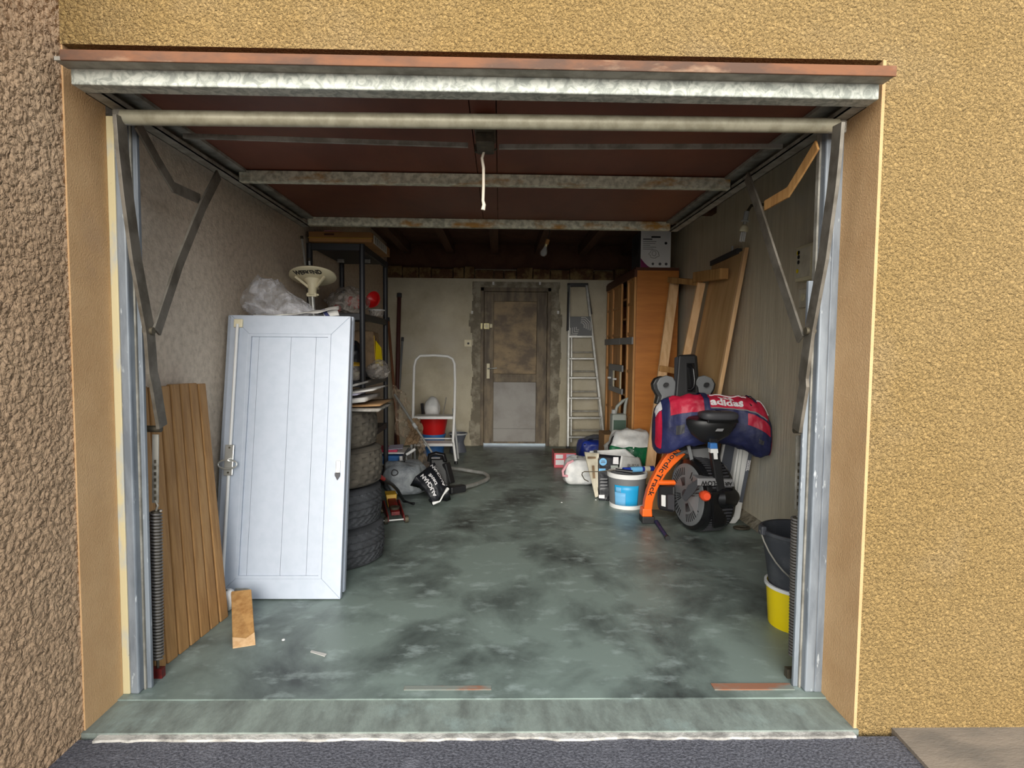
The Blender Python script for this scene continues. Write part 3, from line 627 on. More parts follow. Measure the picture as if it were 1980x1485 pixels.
obj('sack_base', MB().hexa([q+Vector(v) for v in ((-.1, -.05, 0), (.05, -.05, 0), (.08, .08, 0), (-.08, .08, 0), (-.11, -.06, .065), (.06, -.06, .065), (.09, .09, .065), (-.08, .09, .065))]), 'darkgrey', pb_, bev=.01)
obj('yellow_gusset', MB().prism([q+Vector(v) for v in ((.064, -.056, .1), (.098, .06, .09), (.09, .03, .24), (.06, -.045, .3))], (.004, -.004, 0)), 'yellow', pb_)
obj('tie_strip', MB().bar(q+Vector((-.03, -.068, .1)), q+Vector((-.055, -.062, .36)), .006, .004).bar(q+Vector((.066, -.062, .06)), q+Vector((.052, -.055, .34)), .006, .004), 'mustard', pb_)
q = onshelf(683, 4.46)
jr = thing('storage_jar', 'wide glass storage jar with pale contents on the third shelf', 'jar', q)
obj('glass', MB().lathe([(0, 0), (.07, 0), (.078, .02), (.078, .09), (.07, .105), (.07, .11), (.066, .11), (.0, .105)], q, (0, 0, 1), 28), 'film_grey', jr, smooth=45)
obj('contents', MB().lathe([(0, .004), (.066, .006), (.07, .03), (.07, .06), (0, .075)], q, (0, 0, 1), 24), 'creambag', jr, smooth=45)
obj('lid', MB().lathe([(0, .135), (.05, .13), (.074, .115), (.074, .105), (0, .105)], q, (0, 0, 1), 28), 'mustard', jr, smooth=45)
q = onshelf(731, 4.62); fb2 = thing('crumpled_foil', 'ball of crumpled silvery film on the third shelf by the rear post', 'film', q); bag('film', 'film_grey', bagfn(q, (.14, .13, .13), 4, .035, 14, .9, .9), fb2)
# rods and disc antenna
rd = P(588, 460, 4.28); 
for x0, y0, x1, y1, m_, lab in ((584, 462, 606, 640, 'alu', 'thin grey rod standing behind the disc antenna, the longer one'), (598, 505, 612, 640, 'pale_grey', 'thin pale rod standing behind the disc antenna, the shorter one'),
                    ):
    a, b2 = P(x0, y0, 4.14), P(x1, y1, 4.10); b2 = a+(b2-a)*(a.z/(a.z-b2.z))
    a2 = Vector((a.x, a.y, a.z)); b2.z = 0
    o = thing('metal_rod', lab, 'rod', b2); obj('rod', MB().tube([b2, a2], .007, 8), m_, o, smooth=40); obj('tip', MB().tube([a2, a2+(a2-b2).normalized()*.02], .01, 8), 'dark_iron', o, smooth=40)
ac = P(605, 537, 3.9); an = thing('disc_antenna', 'cream disc antenna with three ribs on a grey pole behind the white shutters', 'antenna', (ac.x+.06, 3.72, 0))
Rr = .146
dax = Vector((-.05, .3, 1)).normalized(); up_ = ac
obj('disc', MB().lathe([(0, -.02), (.05, -.02), (.13, -.004), (Rr, .006), (Rr, .016), (Rr-.01, .024), (0, .026)], ac, dax, 48), 'offwhite', an, smooth=40)
obj('hub', MB().lathe([(.055, -.018), (.035, -.045), (.026, -.07), (.026, -.125), (0, -.125)], ac, dax, 24), 'offwhite', an, smooth=45)
for t in (-2.5, -.64, 1.57):
    e = ac+Vector((math.cos(t)*.115, math.sin(t)*.115, -.022-.3*math.sin(t)*.115)); obj('rib', MB().bar(ac+Vector((math.cos(t)*.02, math.sin(t)*.02, -.07)), e, .012, .014, (0, 0, 1)), 'offwhite', an)
text('lettering', 'WEEKEND', .036, 'black', an, (0, 0, 0), (1, 0, 0), (0, 1, 0), .0004, lambda x, y, z: ac+Vector((x, -.098-y*1.9, .03+y*.62+x*.05))-dax*(.012-(y+.01)*.12)-dax*z, .0014)
pe = P(620, 615, 3.86); pdv = (pe-ac).normalized(); p0 = ac-dax*.11; 
foot = Vector((ac.x+.10, 3.80, .0))
obj('pole', MB().tube([p0, foot], .014, 14), 'alu', an, smooth=40)
obj('clamp', MB().box(p0+Vector((-.03, -.02, -.02)), p0+Vector((.03, .02, .005))).tube([p0+Vector((-.035, -.01, -.008)), p0+Vector((.045, -.01, -.008))], .006, 8), 'offwhite', an, bev=.003)
# trolley jack
jq = PZ(766, 1012); jk = thing('trolley_jack', 'small dark red trolley jack with a yellow lifting pad beside the tyres', 'jack', jq, (0, 0, .32))
L = lambda name, mb, m, par, **k: obj(name, mb, m, par, world=False, **k)
for s in (-1, 1):
    L('side_plate', MB().prism([(s*.05, -.02, .02), (s*.05, .28, .03), (s*.05, .30, .09), (s*.05, .22, .11), (s*.05, .0, .055)], (s*.008, 0, 0)), 'darkred', jk, bev=.002)
    L('wheel', MB().lathe([(0, -.012), (.024, -.012), (.026, 0), (.024, .012), (0, .012)], (s*.07, -.005, .026), (1, 0, 0), 18), 'dark_iron', jk, smooth=40)
    L('caster', MB().lathe([(0, -.01), (.02, -.01), (.02, .01), (0, .01)], (s*.06, .28, .021), (1, 0, 0), 16), 'dark_iron', jk, smooth=40)
L('axle', MB().tube([(-.085, -.005, .026), (.085, -.005, .026)], .007, 8), 'alu', jk, smooth=40)
L('lift_arm', MB().prism([(-.03, .02, .05), (-.03, .2, .1), (-.03, .22, .125), (-.03, .02, .075)], (.06, 0, 0)), 'darkred', jk, bev=.003)
L('saddle', MB().lathe([(0, 0), (.03, 0), (.034, .018), (0, .016)], (0, .06, .085), (0, 0, 1), 16), 'dark_iron', jk, smooth=40)
L('handle_socket', MB().hexa([(-.025, .2, .06), (.025, .2, .06), (.025, .27, .06), (-.025, .27, .06), (-.04, .22, .15), (.04, .22, .15), (.04, .30, .16), (-.04, .30, .16)]), 'mustard', jk, bev=.004)
L('pump_body', MB().tube([(0, .08, .06), (0, .24, .07)], .024, 12), 'dark_iron', jk, smooth=40)
# long dark hose with red tip
hp = [P(731, 919, 3.645), P(731, 919, 3.645).lerp(PZ(781, 969, .012), .5)+Vector((0, 0, .035)), P(731, 919, 3.645).lerp(PZ(781, 969, .012), .7)+Vector((0, 0, .035)), PZ(781, 969, .012), PZ(800, 974, .012)]
hs = thing('jack_handle', 'long black bar with a red tip lying from the tyres to the grey bag', 'bar', hp[-1]); obj('bar', MB().tube(hp, .012, 10), 'black', hs, smooth=60); obj('red_tip', MB().tube([hp[0], hp[0].lerp(hp[1], .35)], .014, 10), 'red', hs, smooth=60)
# ------------------------------------------------------------------ clutter behind the rack
for x0, y0, x1, y1, Y0, Y1, m_, r_, lab in ((751, 622, 765, 790, 7.28, 6.95, 'stickbrown', .016, 'brown wooden broom stick leaning in the back corner behind the black rack'), (772, 575, 768, 760, 7.33, 7.12, 'stickred', .024, 'dark red pole standing in the corner behind the broom stick'),
                                   (778, 660, 771, 770, 7.34, 7.18, 'grey', .014, 'grey stick standing in the corner by the dark red pole')):
    a = P(x0, y0, Y0); b2 = P(x1, y1, Y1); t = a.z/(a.z-b2.z); b3 = a+(b2-a)*t
    o = thing('broom_stick', lab, 'stick', b3); obj('stick', MB().tube([b3, a], r_, 10), m_, o, smooth=40)
    obj('ferrule', MB().tube([a, a+(a-b3).normalized()*.05], r_*1.25, 10), 'darkgrey', o, smooth=40)
# brown plastic dust sheet
dq = PZ(800, 905); ds = thing('dust_sheet', 'crumpled brownish plastic dust sheet hanging beside the black rack', 'plastic sheet', dq)
def dsf(u, v):
    y = 745+176*v; k = max(0, min(1, (y-838)/22)); k = k*k*(3-2*k); xl = 758+8*v+42*k; xr = 778+62*v
    p = P(xl+(xr-xl)*u, y+14*u*(1-v), 5.52+.06*u); p += Vector((.02, .07, .015))*crease((u*1.2, v*1.6, 0), 3, 5); p.z = max(p.z, .004); return p
obj('film', MB().grid(dsf, 0, 1, 0, 1, 36, 44), 'film_brown', ds, smooth=75)
def dsf2(u, v):
    x = 784+u*26+6*math.sin(v*4); y = 812+50*v
    p = P(x, y, 5.48); p += Vector((.02, .04, .02))*crease((u*1.2, v*1.6, 1), 4, 8); return p
obj('paper_layer', MB().grid(dsf2, 0, 1, 0, 1, 24, 24), 'tan', ds, smooth=75)
# silver vacuum tube
va, vb = P(763, 763, 5.42), P(838, 879, 5.13)
vt = thing('vacuum_tube', 'slim shiny metal tube slanting from the dust sheet to the black trolley', 'tube', vb)
obj('upper_tube', MB().tube([va, va.lerp(vb, .55)], .012, 12), 'steel', vt, smooth=40); obj('lower_tube', MB().tube([va.lerp(vb, .5), vb], .0095, 12), 'alu', vt, smooth=40)
obj('coupling', MB().tube([va.lerp(vb, .5), va.lerp(vb, .57)], .017, 12), 'pale_grey', vt, smooth=40)
# white drawer frames
cq = PZ(765, 918); dr = thing('drawer_unit', 'low white plastic drawer unit with blue contents behind the black rack', 'drawer unit', (-1.0, 5.35, 0))
X0, X1, Y0_, Y1_ = -1.17, -.845, 5.40, 5.72
for z in (.03, .135, .245): obj('shelf', MB().box((X0, Y0_, z), (X1, Y1_, z+.014)), 'white2', dr, bev=.003)
for x in (X0, X1-.012): obj('side', MB().box((x, Y0_+.05, 0), (x+.012, Y1_, .25)), 'pale_grey', dr)
obj('drawer', MB().box((X0+.05, Y0_+.01, .15), (X1-.06, Y1_-.03, .225)), 'blue', dr, bev=.012)
obj('drawer', MB().box((X0+.03, Y0_+.01, .047), (X1-.03, Y1_-.03, .12)), 'slate', dr, bev=.012)
mg = thing('pink_folder', 'magenta folder with a white sheet on the low white drawer unit', 'folder', (-1.0, 5.5, .26))
obj('folder', MB().slab((-1.16, 5.40, .26), (-.93, 5.42, .26), (-.95, 5.66, .26), (-1.15, 5.66, .26), (0, 0, .02)), 'magenta', mg)
obj('white_sheet', MB().slab((-1.02, 5.40, .281), (-.88, 5.42, .29), (-.9, 5.6, .30), (-1.03, 5.6, .29), (0, 0, .004)), 'lavender', mg)
# ------------------------------------------------------------------ small white step ladder
st = thing('step_stool', 'white tubular step stool with a tall hoop handle near the back wall', 'step stool', (-.7, 6.3, 0))
YH = 6.35
ptsL = []
lx, rx_, ty = 799, 880, 688
arc = [(799, 785, 6.3), (800, 740, 6.36), (801, 708, 6.4), (804, 696, 6.41), (812, 688, 6.42), (840, 687, 6.42), (866, 689, 6.42), (875, 694, 6.41), (879, 704, 6.4), (880, 740, 6.36), (879, 790, 6.3)]
hp = [P(*a) for a in arc]
lf = PZ(795, 893); rf = PZ(882, 897); lf.y = rf.y = 6.2
lm, rm = P(800, 840, 6.25), P(875, 850, 6.25)
obj('hoop', MB().tube([lf, P(797, 850, 6.25)]+hp+[P(876, 850, 6.25), rf], .0145, 12), 'white2', st, smooth=50)
obj('rear_leg', MB().tube([P(876, 790, 6.4), PZ(886, 887)], .012, 10), 'pale_grey', st, smooth=50); obj('rear_leg', MB().tube([P(800, 790, 6.4), PZ(802, 887)], .012, 10), 'pale_grey', st, smooth=50)
for y, Y in ((805, 6.3), (857, 6.2)):
    a, b2 = P(802, y, Y), P(876, y, Y); obj('tread', MB().slab(a+Vector((0, -.05, -.025)), b2+Vector((0, -.05, -.025)), b2+Vector((0, .16, -.025)), a+Vector((0, .16, -.025)), (0, 0, .03)), 'white2', st, bev=.004)
obj('brace', MB().tube([P(802, 848, 6.38), P(875, 848, 6.38)], .008, 8), 'white2', st, smooth=40)
for q in (lf, rf): obj('foot_cap', MB().tube([q+Vector((0, 0, .0)), q+Vector((0, .004, .03))], .019, 10), 'black', st, smooth=40)
# buckets behind
def bucket(name, lab, q, r0, r1, h, m_, rim=None, n=32):
    t = thing(name, lab, 'bucket', q)
    obj('body', MB().lathe([(0, 0), (r0, 0), (r1, h), (r1-.004, h), (r0-.004, .005), (0, .005)], q, (0, 0, 1), n), m_, t, smooth=40)
    obj('rim', MB().lathe([(r1, h-.012), (r1+.007, h-.012), (r1+.007, h+.002), (r1-.004, h+.002)], q, (0, 0, 1), n), rim or m_, t, smooth=40)
    return t
bq = Vector((P(838, 840, 6.75).x, 6.75, 0))
bucket('blue_bucket', 'blue plastic bucket under the red one behind the step stool', bq, .115, .135, .24, 'blue')
rb = bucket('red_bucket', 'red plastic bucket stacked in the blue one behind the step stool', bq+Vector((0, 0, .186)), .118, .17, .255, 'red')
bag('white_rag', 'whitebag', bagfn(bq+Vector((-.01, 0, .36)), (.145, .15, .29), 6, .03, 8, .8, .8), None, 30, 18)
tag(bpy.data.objects['white_rag'], 'white rag bundled in the red bucket', 'rag')
sb = bq+Vector((.07, 0, .25)); se = P(863, 768, 6.75)
tag(obj('thin_stick', MB().tube([sb, se], .006, 8), 'paper_grey', smooth=40), 'thin pale stick poking out of the red bucket', 'stick')
sb = bq+Vector((-.1, -.02, .25)); se = P(816, 780, 6.7)
tag(obj('brush_handle', MB().tube([sb, se], [.012, .018], 8), 'black', smooth=40), 'black brush handle poking out of the red bucket', 'brush')
wq = Vector((P(885, 850, 6.9).x, 6.95, 0)); wt = thing('pale_stool', 'small pale blue-grey waisted plastic pot by the back wall near the door', 'pot', wq)
obj('body', MB().lathe([(0, 0), (.1, 0), (.1, .02), (.07, .1), (.07, .13), (.1, .21), (.105, .22), (.09, .22), (.06, .12), (0, .02)], wq, (0, 0, 1), 28), 'slate', wt, smooth=40)
obj('rim', MB().lathe([(.1, .208), (.112, .208), (.112, .224), (.1, .224)], wq, (0, 0, 1), 28), 'pale_grey', wt, smooth=40)
# ------------------------------------------------------------------ bags and trolley in the middle left
gq = PZ(800, 965)+Vector((0, .14, 0)); gb = thing('grey_bag', 'silver-grey crumpled shopping bag with a round badge beside the black bag', 'shopping bag', gq, (0, 0, 0))
gfn = bagfn(gq+Vector((-.075, .07, 0)), (.33, .30, .25), 12, .045, 7, .62, .7, (-.05, .05)); bag('body', 'greybag', gfn, gb)
ring = [gfn(-1.75+.11*math.cos(t*PI/8), .35+.17*math.sin(t*PI/8))+Vector((0, -.004, 0)) for t in range(16)]
obj('badge', MB().tube(ring, .005, 6, True), 'darkgrey', gb, smooth=60)
q = PZ(845, 968)+Vector((.0, .17, 0)); kb = thing('black_shopping_bag', 'black shopping bag with white lettering lying against the grey bag', 'shopping bag', q)
def slabfn(u, v):   # tilted puffy face
    a, b_, c_, d_ = P(803, 922, 4.62), P(838, 973, 4.50), P(869, 948, 4.62), P(840, 894, 4.82)
    p = (a.lerp(d_, u)).lerp(b_.lerp(c_, u), v); nrm = (b_-a).cross(d_-a).normalized(); nrm = nrm if nrm.y < 0 else -nrm
    return p+nrm*(.05*math.sin(PI*u)*math.sin(PI*v)+.008*crease((u, v, 0), 5, 3))
obj('body', MB().grid(slabfn, 0, 1, 0, 1, 24, 24), 'blackbag', kb, smooth=70, solid=.11)
def tm(u0, v0, su, ang=0):
    def f(x, y, z):   # text x runs from (high v) to low v, y from low u
        return slabfn(u0-y*su, v0-x*su*1.0)+Vector((-.002, -.006-z, .004))
    return f
text('lettering', 'AUCHAN', .062, 'whitecloth', kb, (0, 0, 0), (1, 0, 0), (0, 1, 0), .0005, tm(.22, .5, 3.0), .002)
text('lettering', 'DRIVE', .05, 'whitecloth', kb, (0, 0, 0), (1, 0, 0), (0, 1, 0), .0005, tm(.44, .46, 3.0), .002)
text('lettering', 'AUCHAN', .062, 'whitecloth', kb, (0, 0, 0), (1, 0, 0), (0, 1, 0), .0005, tm(.82, .42, 3.0), .002)
obj('grey_strip', MB().grid(slabfn, .9, 1.0, .1, .85, 4, 14, .0), 'midgrey', kb, smooth=60)
bq_ = [P(838, 972, 4.50), P(851, 968, 4.49), P(858, 955, 4.52), P(866, 944, 4.58)]
obj('white_trim', MB().tube([b_+Vector((0, -.02, .0)) for b_ in bq_], [.014, .006, .006, .014], 8), 'white2', kb, smooth=60)
# folded trolley with silver loop handle
tq = PZ(870, 940); tr_ = thing('folding_trolley', 'black folding trolley lying on the floor with a silver loop handle', 'trolley', tq)
l0, l1, l2, l3, l4 = PZ(868, 905, .05), PZ(918, 912, .04), PZ(943, 920, .03), PZ(938, 929, .03), PZ(893, 943, .05)
obj('loop_handle', MB().tube([l0, PZ(895, 908, .045), l1, PZ(936, 915, .032), l2, PZ(944, 925, .03), l3, PZ(918, 937, .035), l4], .0175, 12), 'alu', tr_, smooth=60)
obj('grip_joint', MB().bar(l4+Vector((.02, 0, 0)), PZ(868, 948, .05), .07, .06, (0, 0, 1)), 'black', tr_, bev=.012)
a, b2 = P(824, 884, 5.05), P(862, 884, 5.05)
obj('back_plate', MB().hexa([P(840, 948, 5.0), P(870, 948, 5.0), P(870, 944, 5.12), P(840, 944, 5.12), P(829, 885, 5.1), P(863, 885, 5.1), P(863, 883, 5.2), P(829, 883, 5.2)]), 'black', tr_, bev=.02)
obj('top_grip', MB().tube([P(830, 892, 5.06), P(831, 880, 5.06), P(843, 877, 5.06), P(858, 880, 5.06), P(861, 892, 5.04)], .02, 10), 'black_gloss', tr_, smooth=60)
obj('side_frame', MB().bar(P(862, 895, 5.1), PZ(872, 935, .05), .07, .05, (0, 0, 1)), 'black', tr_, bev=.01)
obj('cross_piece', MB().bar(P(834, 885.5, 5.02), P(851, 885.5, 5.02), .008, .006), 'midgrey', tr_)
zc_ = PZ(790, 940); bt = thing('black_clamp', 'black bar clamp with white grips beside the low drawer unit', 'clamp', zc_)
obj('bar', MB().bar(Vector((P(777, 922, 5.3).x, 5.3, .0)), P(776, 885, 5.3), .022, .02), 'black', bt, bev=.003); obj('jaw', MB().bar(P(776, 890, 5.3), P(792, 866, 5.3), .025, .02), 'black', bt, bev=.004)
obj('white_grip', MB().tube([P(775, 882, 5.285), P(776, 897, 5.285)], .016, 10), 'white2', bt, smooth=50); obj('white_grip', MB().tube([P(786, 879, 5.28), P(803, 868, 5.28)], .013, 10), 'white2', bt, smooth=50)
nb = thing('dark_cloth', 'dark navy crumpled cloth between the grey bag and the dust sheet', 'cloth', Vector((-.74, 5.30, 0))); bag('cloth', 'navy', bagfn(Vector((-.74, 5.30, 0)), (.18, .14, .17), 8, .025, 9, .8, .8), nb)
# ================================================================== back and right
# aluminium step ladder leaning flat on the back wall
ld = thing('step_ladder', 'tall folded aluminium step ladder with a black top hoop against the back wall', 'ladder', (1.05, 7.25, 0))
YL0, YL1 = 7.16, 7.33
def LY(y): return YL1+(YL0-YL1)*max(0, min(1, (y-547)/315))
def LP(x, y, dy=0): return P(x, y, LY(y)+dy)
lb = LP(1098, 862); lb.z = 0; rb_ = LP(1170, 862); rb_.z = 0
lt, rt_ = LP(1100, 552), LP(1134, 552)
obj('rail', MB().bar(lb, lt, .028, .05, (0, 1, 0)), 'alu', ld, bev=.003)
obj('rail', MB().bar(rb_, LP(1141, 612), .028, .05, (0, 1, 0)).bar(LP(1141, 612), rt_, .028, .05), 'alu', ld, bev=.003)
obj('rear_rail', MB().bar(LP(1104, 855, .06), LP(1105, 640, .03), .016, .03), 'alu', ld); obj('rear_rail', MB().bar(LP(1163, 840, .06), LP(1143, 620, .03), .016, .03), 'alu', ld)
for y, xr in ((692, 1151), (729, 1155), (768, 1159), (806, 1163), (843, 1168)):
    a, b2 = LP(1100, y), LP(xr, y); obj('step', MB().slab(a+Vector((0, -.045, -.02)), b2+Vector((0, -.045, -.02)), b2+Vector((0, .035, -.02)), a+Vector((0, .035, -.02)), (0, 0, .022)), 'alu', ld, bev=.003)
    obj('rear_strut', MB().bar(LP(1103, y-11, .05), LP(xr-5, y-11, .05), .02, .012), 'galv_dark', ld)
pf = obj('platform', MB().slab(LP(1102, 650, -.03), LP(1145, 650, -.03), LP(1142, 612, -.03), LP(1102, 612, -.03), (0, .02, 0)), 'grey', ld, bev=.003)
for k in (0, 1):
    for i in range(4):
        s = 1-.2*i; cx, cy = 1122, 631
        if k == 0: pts = [(cx-19*s, cy+3*s), (cx-19*s, cy+17*s), (cx-6*s, cy+17*s)]
        else: pts = [(cx+2*s, cy-17*s), (cx+10*s, cy-17*s), (cx+19*s, cy-8*s), (cx+19*s, cy+8*s)]
        obj('tread_rib', MB().tube([LP(x, y, -.034) for x, y in pts], .005, 6), 'white2', pf)
obj('platform_edge', MB().bar(LP(1100, 651, -.03), LP(1147, 651, -.03), .02, .03), 'alu', ld)
obj('top_hoop', MB().bar(LP(1098, 640), LP(1100, 549), .03, .05).bar(LP(1134, 549), LP(1143, 608), .026, .045).bar(LP(1097, 551), LP(1137, 551), .045, .045), 'black', ld, bev=.006)
for q in (lb, rb_): obj('foot', MB().box(q+Vector((-.022, -.03, 0)), q+Vector((.022, .03, .04))), 'black', ld, bev=.004)
# bookcase
bx0, bx1, by0, by1, bh = 1.315, 1.74, 5.8, 7.33, 2.015
bc_ = thing('bookcase', 'tall orange-brown wooden bookcase along the right wall with its plain side towards the opening', 'bookcase', (1.5, 6.5, 0))
for y in (by0, by1-.022): obj('side_panel', MB().box((bx0+.015, y, 0), (bx1, y+.022, bh-.01)), 'teak', bc_, bev=.004)
obj('top', MB().box((bx0, by0-.004, bh-.03), (bx1, by1, bh)), 'darkwood', bc_, bev=.004)
obj('back', MB().box((bx1-.012, by0+.022, .02), (bx1-.002, by1-.022, bh-.03)), 'darkwood', bc_)
SZ = [.06, .42, .74, 1.0, 1.29, 1.55, 1.76]
for z in SZ: obj('shelf', MB().box((bx0+.03, by0+.022, z-.02), (bx1-.012, by1-.022, z)), 'oak', bc_)
obj('cornice', MB().box((bx0-.012, by0-.002, bh-.09), (bx0+.016, by1, bh-.02)), 'darkwood', bc_, bev=.003)
def panel_door(y0, y1, nrails=(.05, .52, .98, 1.36, 1.66, 1.9)):
    dd = obj('door', MB().box((bx0-.004, y0, .05), (bx0+.018, y0+.05, bh-.09)), 'oak', bc_, bev=.003)
    obj('stile', MB().box((bx0-.004, y1-.05, .05), (bx0+.018, y1, bh-.09)), 'oak', dd, bev=.003)
    for z in nrails: obj('rail', MB().box((bx0+.0, y0+.05, z), (bx0+.016, y1-.05, z+.03)), 'oak', dd, bev=.002)
    obj('panel', MB().box((bx0+.012, y0+.05, .05), (bx0+.018, y1-.05, bh-.09)), 'oak', dd)
panel_door(5.825, 6.17); panel_door(6.45, 6.98); panel_door(7.0, 7.32)
obj('rail_strip', MB().box((bx0-.02, 5.82, 1.27), (bx0-.004, 6.4, 1.34)), 'midgrey', bc_, bev=.002); obj('rail_strip', MB().box((bx0-.02, 6.42, 1.27), (bx0-.004, 7.33, 1.34)), 'midgrey', bc_, bev=.002)
gf = obj('grey_hatch', MB().box((bx0-.024, 6.25, .98), (bx0-.006, 7.0, 1.05)).box((bx0-.024, 6.25, .74), (bx0-.006, 7.0, .80)).box((bx0-.024, 6.78, .8), (bx0-.006, 7.0, .98)), 'midgrey', bc_, bev=.003)
obj('white_frame', MB().box((bx0-.03, 6.28, .80), (bx0-.022, 6.34, .98)).box((bx0-.03, 6.66, .80), (bx0-.022, 6.72, .98)), 'offwhite', gf)
obj('knob', MB().tube([(bx0-.02, 6.55, .89), (bx0-.06, 6.55, .89)], .012, 10), 'white2', gf, smooth=40); obj('knob', MB().tube([(bx0-.02, 6.86, .89), (bx0-.06, 6.86, .89)], .012, 10), 'white2', gf, smooth=40)
# items in the open bay of the bookcase
random.seed(3)
def shelf_item(name, lab, cat, y, zi, w, h, m_, kind='box'):
    z = SZ[zi]; x = bx0+.05
    t = thing(name, lab, cat, (x+.05, y, z))
    if kind == 'box':
        obj('cover', MB().box((x, y-w/2, z), (x+.16, y+w/2, z+h)), m_, t, bev=.002); obj('pages', MB().box((x+.004, y-w/2+.004, z+.002), (x+.163, y+w/2-.004, z+h-.004)), 'paper', t)
    else:
        obj('body', MB().lathe([(0, 0), (w/2, 0), (w/2, h*.7), (w/4, h*.85), (w/4, h), (0, h)], (x+.06, y, z), (0, 0, 1), 16), m_, t, smooth=45); obj('cap', MB().lathe([(w/3.4, h*.9), (w/3.4, h*1.05), (0, h*1.05)], (x+.06, y, z), (0, 0, 1), 12), 'black', t, smooth=45)
shelf_item('red_book', 'orange-red book standing in the open bay of the bookcase', 'book', 6.27, 4, .09, .2, 'orange2')
shelf_item('grey_book', 'grey book leaning next to the orange-red one in the bookcase', 'book', 6.37, 4, .05, .19, 'grey')
shelf_item('white_jar', 'white jar on the top shelf of the bookcase bay', 'jar', 6.31, 6, .14, .16, 'whitecloth', 'jar')
shelf_item('paper_packet', 'low white packet on the upper shelf of the bookcase bay', 'packet', 6.31, 5, .18, .06, 'paper')
shelf_item('dark_bottle', 'dark bottle in the lower middle of the bookcase bay', 'bottle', 6.26, 3, .07, .2, 'black', 'jar')
shelf_item('pale_folder', 'pale upright folder beside the dark bottle in the bookcase', 'folder', 6.36, 3, .04, .22, 'paper')
# printer carton on the bookcase
pbx = thing('printer_carton', 'white printed carton with a purple corner on top of the bookcase', 'carton', (1.5, 5.95, bh))
px0, px1, py0, py1, pz0, pz1 = 1.362, 1.655, 5.81, 6.2, bh, bh+.355
obj('box', MB().box((px0, py0, pz0), (px1, py1, pz1)), 'carton_white', pbx, bev=.003)
obj('end_face', MB().box((px0-.002, py0+.004, pz0+.003), (px0, py1-.004, pz1-.003)), 'darkgrey', pbx)
obj('end_print', MB().box((px0-.004, py0+.1, pz0+.14), (px0-.002, py1-.08, pz1-.06)), 'black', pbx)
sw = [(px0, pz0), (px0+.10, pz0)]+[(px0+.10-.10*t/8, pz0+.09*(t/8)**1.5) for t in range(1, 9)]
obj('purple_corner', MB().prism([(x, py0-.001, z) for x, z in sw], (0, -.002, 0)), 'purple', pbx)
for i, (w, h) in enumerate(((.09, .012), (.13, .005), (.12, .004), (.07, .004), (.13, .004), (.1, .004))):
    obj('print_line', MB().box((px0+.02, py0-.0025, pz1-.09-.018*i), (px0+.02+w, py0-.001, pz1-.09-.018*i+h)), 'sub_print', pbx)
obj('handle_slot_shade', MB().box((px0+.1, py0-.003, pz1-.07), (px0+.19, py0-.001, pz1-.055)), 'black', pbx)  # flat black bar painting the shade of a grip hole, nothing cut out
for i, x in enumerate((.12, .19, .25)): obj('icon', MB().lathe([(0, 0), (.014, 0), (.014, .002), (.006, .002)], (px0+x, py0-.001, pz0+.035), (0, -1, 0), 8 if i else 5), 'sub_print', pbx)
obj('spot', MB().lathe([(0, 0), (.013, 0), (.013, .002), (0, .002)], (px1-.05, py0-.001, pz1-.12), (0, -1, 0), 20), 'black', pbx)
obj('line_drawing', MB().tube([(px0+.13+.045*math.cos(t*PI/7)*(1+.25*math.sin(t*3)), py0-.002, pz0+.13+.04*math.sin(t*PI/7)) for t in range(14)], .0025, 5, True).tube([(px0+.13+.02*math.cos(t*PI/4), py0-.002, pz0+.135+.025*math.sin(t*PI/4)) for t in range(8)], .0025, 5, True), 'paper_grey', pbx)
# hanging bulb
hb = P(1051, 489, 5.0); hl = thing('hanging_bulb', 'bare clear light bulb hanging from the ceiling', 'light bulb', Vector((hb.x+.03, 5.0, ZC)))
ax = (P(1058, 468, 5.0)-hb).normalized()
obj('glass', MB().lathe([(0, -.03), (.018, -.026), (.029, -.008), (.03, .006), (.024, .026), (.014, .045), (.013, .055)], hb, ax, 24), 'bulb', hl, smooth=60)
obj('filament', MB().tube([hb+ax*.045, hb+ax*.0, hb+Vector((.008, 0, .005))], .002, 6), 'paper', hl)
obj('screw_base', MB().tube([hb+ax*.052, hb+ax*.078], .012, 12), 'brass', hl, smooth=40); obj('socket', MB().tube([hb+ax*.075, hb+ax*.115], .017, 14), 'card', hl, smooth=40)
e = hb+ax*.112; obj('cable', MB().tube([e, e+Vector((.015, 0, .06)), Vector((e.x+.02, 5.0, ZC-.138))], .004, 6), 'black', hl)
# compact fluorescent lamp on the right wall
f0 = P(1436, 440, 4.05); cf = thing('spiral_lamp', 'compact fluorescent lamp in a white socket hanging by the right wall', 'lamp', Vector((f0.x, 4.05, f0.z+.1)))
ax = (P(1441, 418, 4.05)-P(1432, 468, 4.05)).normalized(); base = P(1437, 449, 4.05)
obj('ballast', MB().lathe([(.024, 0), (.028, .008), (.028, .035), (.018, .045), (.012, .05)], base, ax, 20), 'offwhite', cf, smooth=45)
for dx, dy in ((-.013, -.008), (.0, -.014), (.013, -.008), (.0, .01)): p = base+Vector((dx, dy, 0)); obj('tube', MB().tube([p, p-ax*.065], .0065, 8), 'white2', cf, smooth=60)
obj('neck', MB().tube([base+ax*.05, base+ax*.075], .011, 12), 'alu', cf, smooth=40); obj('collar', MB().lathe([(.012, .07), (.026, .072), (.026, .078), (.016, .082), (.016, .14), (0, .14)], base, ax, 16), 'pale_grey', cf, smooth=40)
wp = base+ax*.13; obj('wall_arm', MB().tube([wp, wp+Vector((.03, 0, .05)), Vector((XR, wp.y, wp.z+.06))], .01, 8), 'dark_iron', cf, smooth=40)
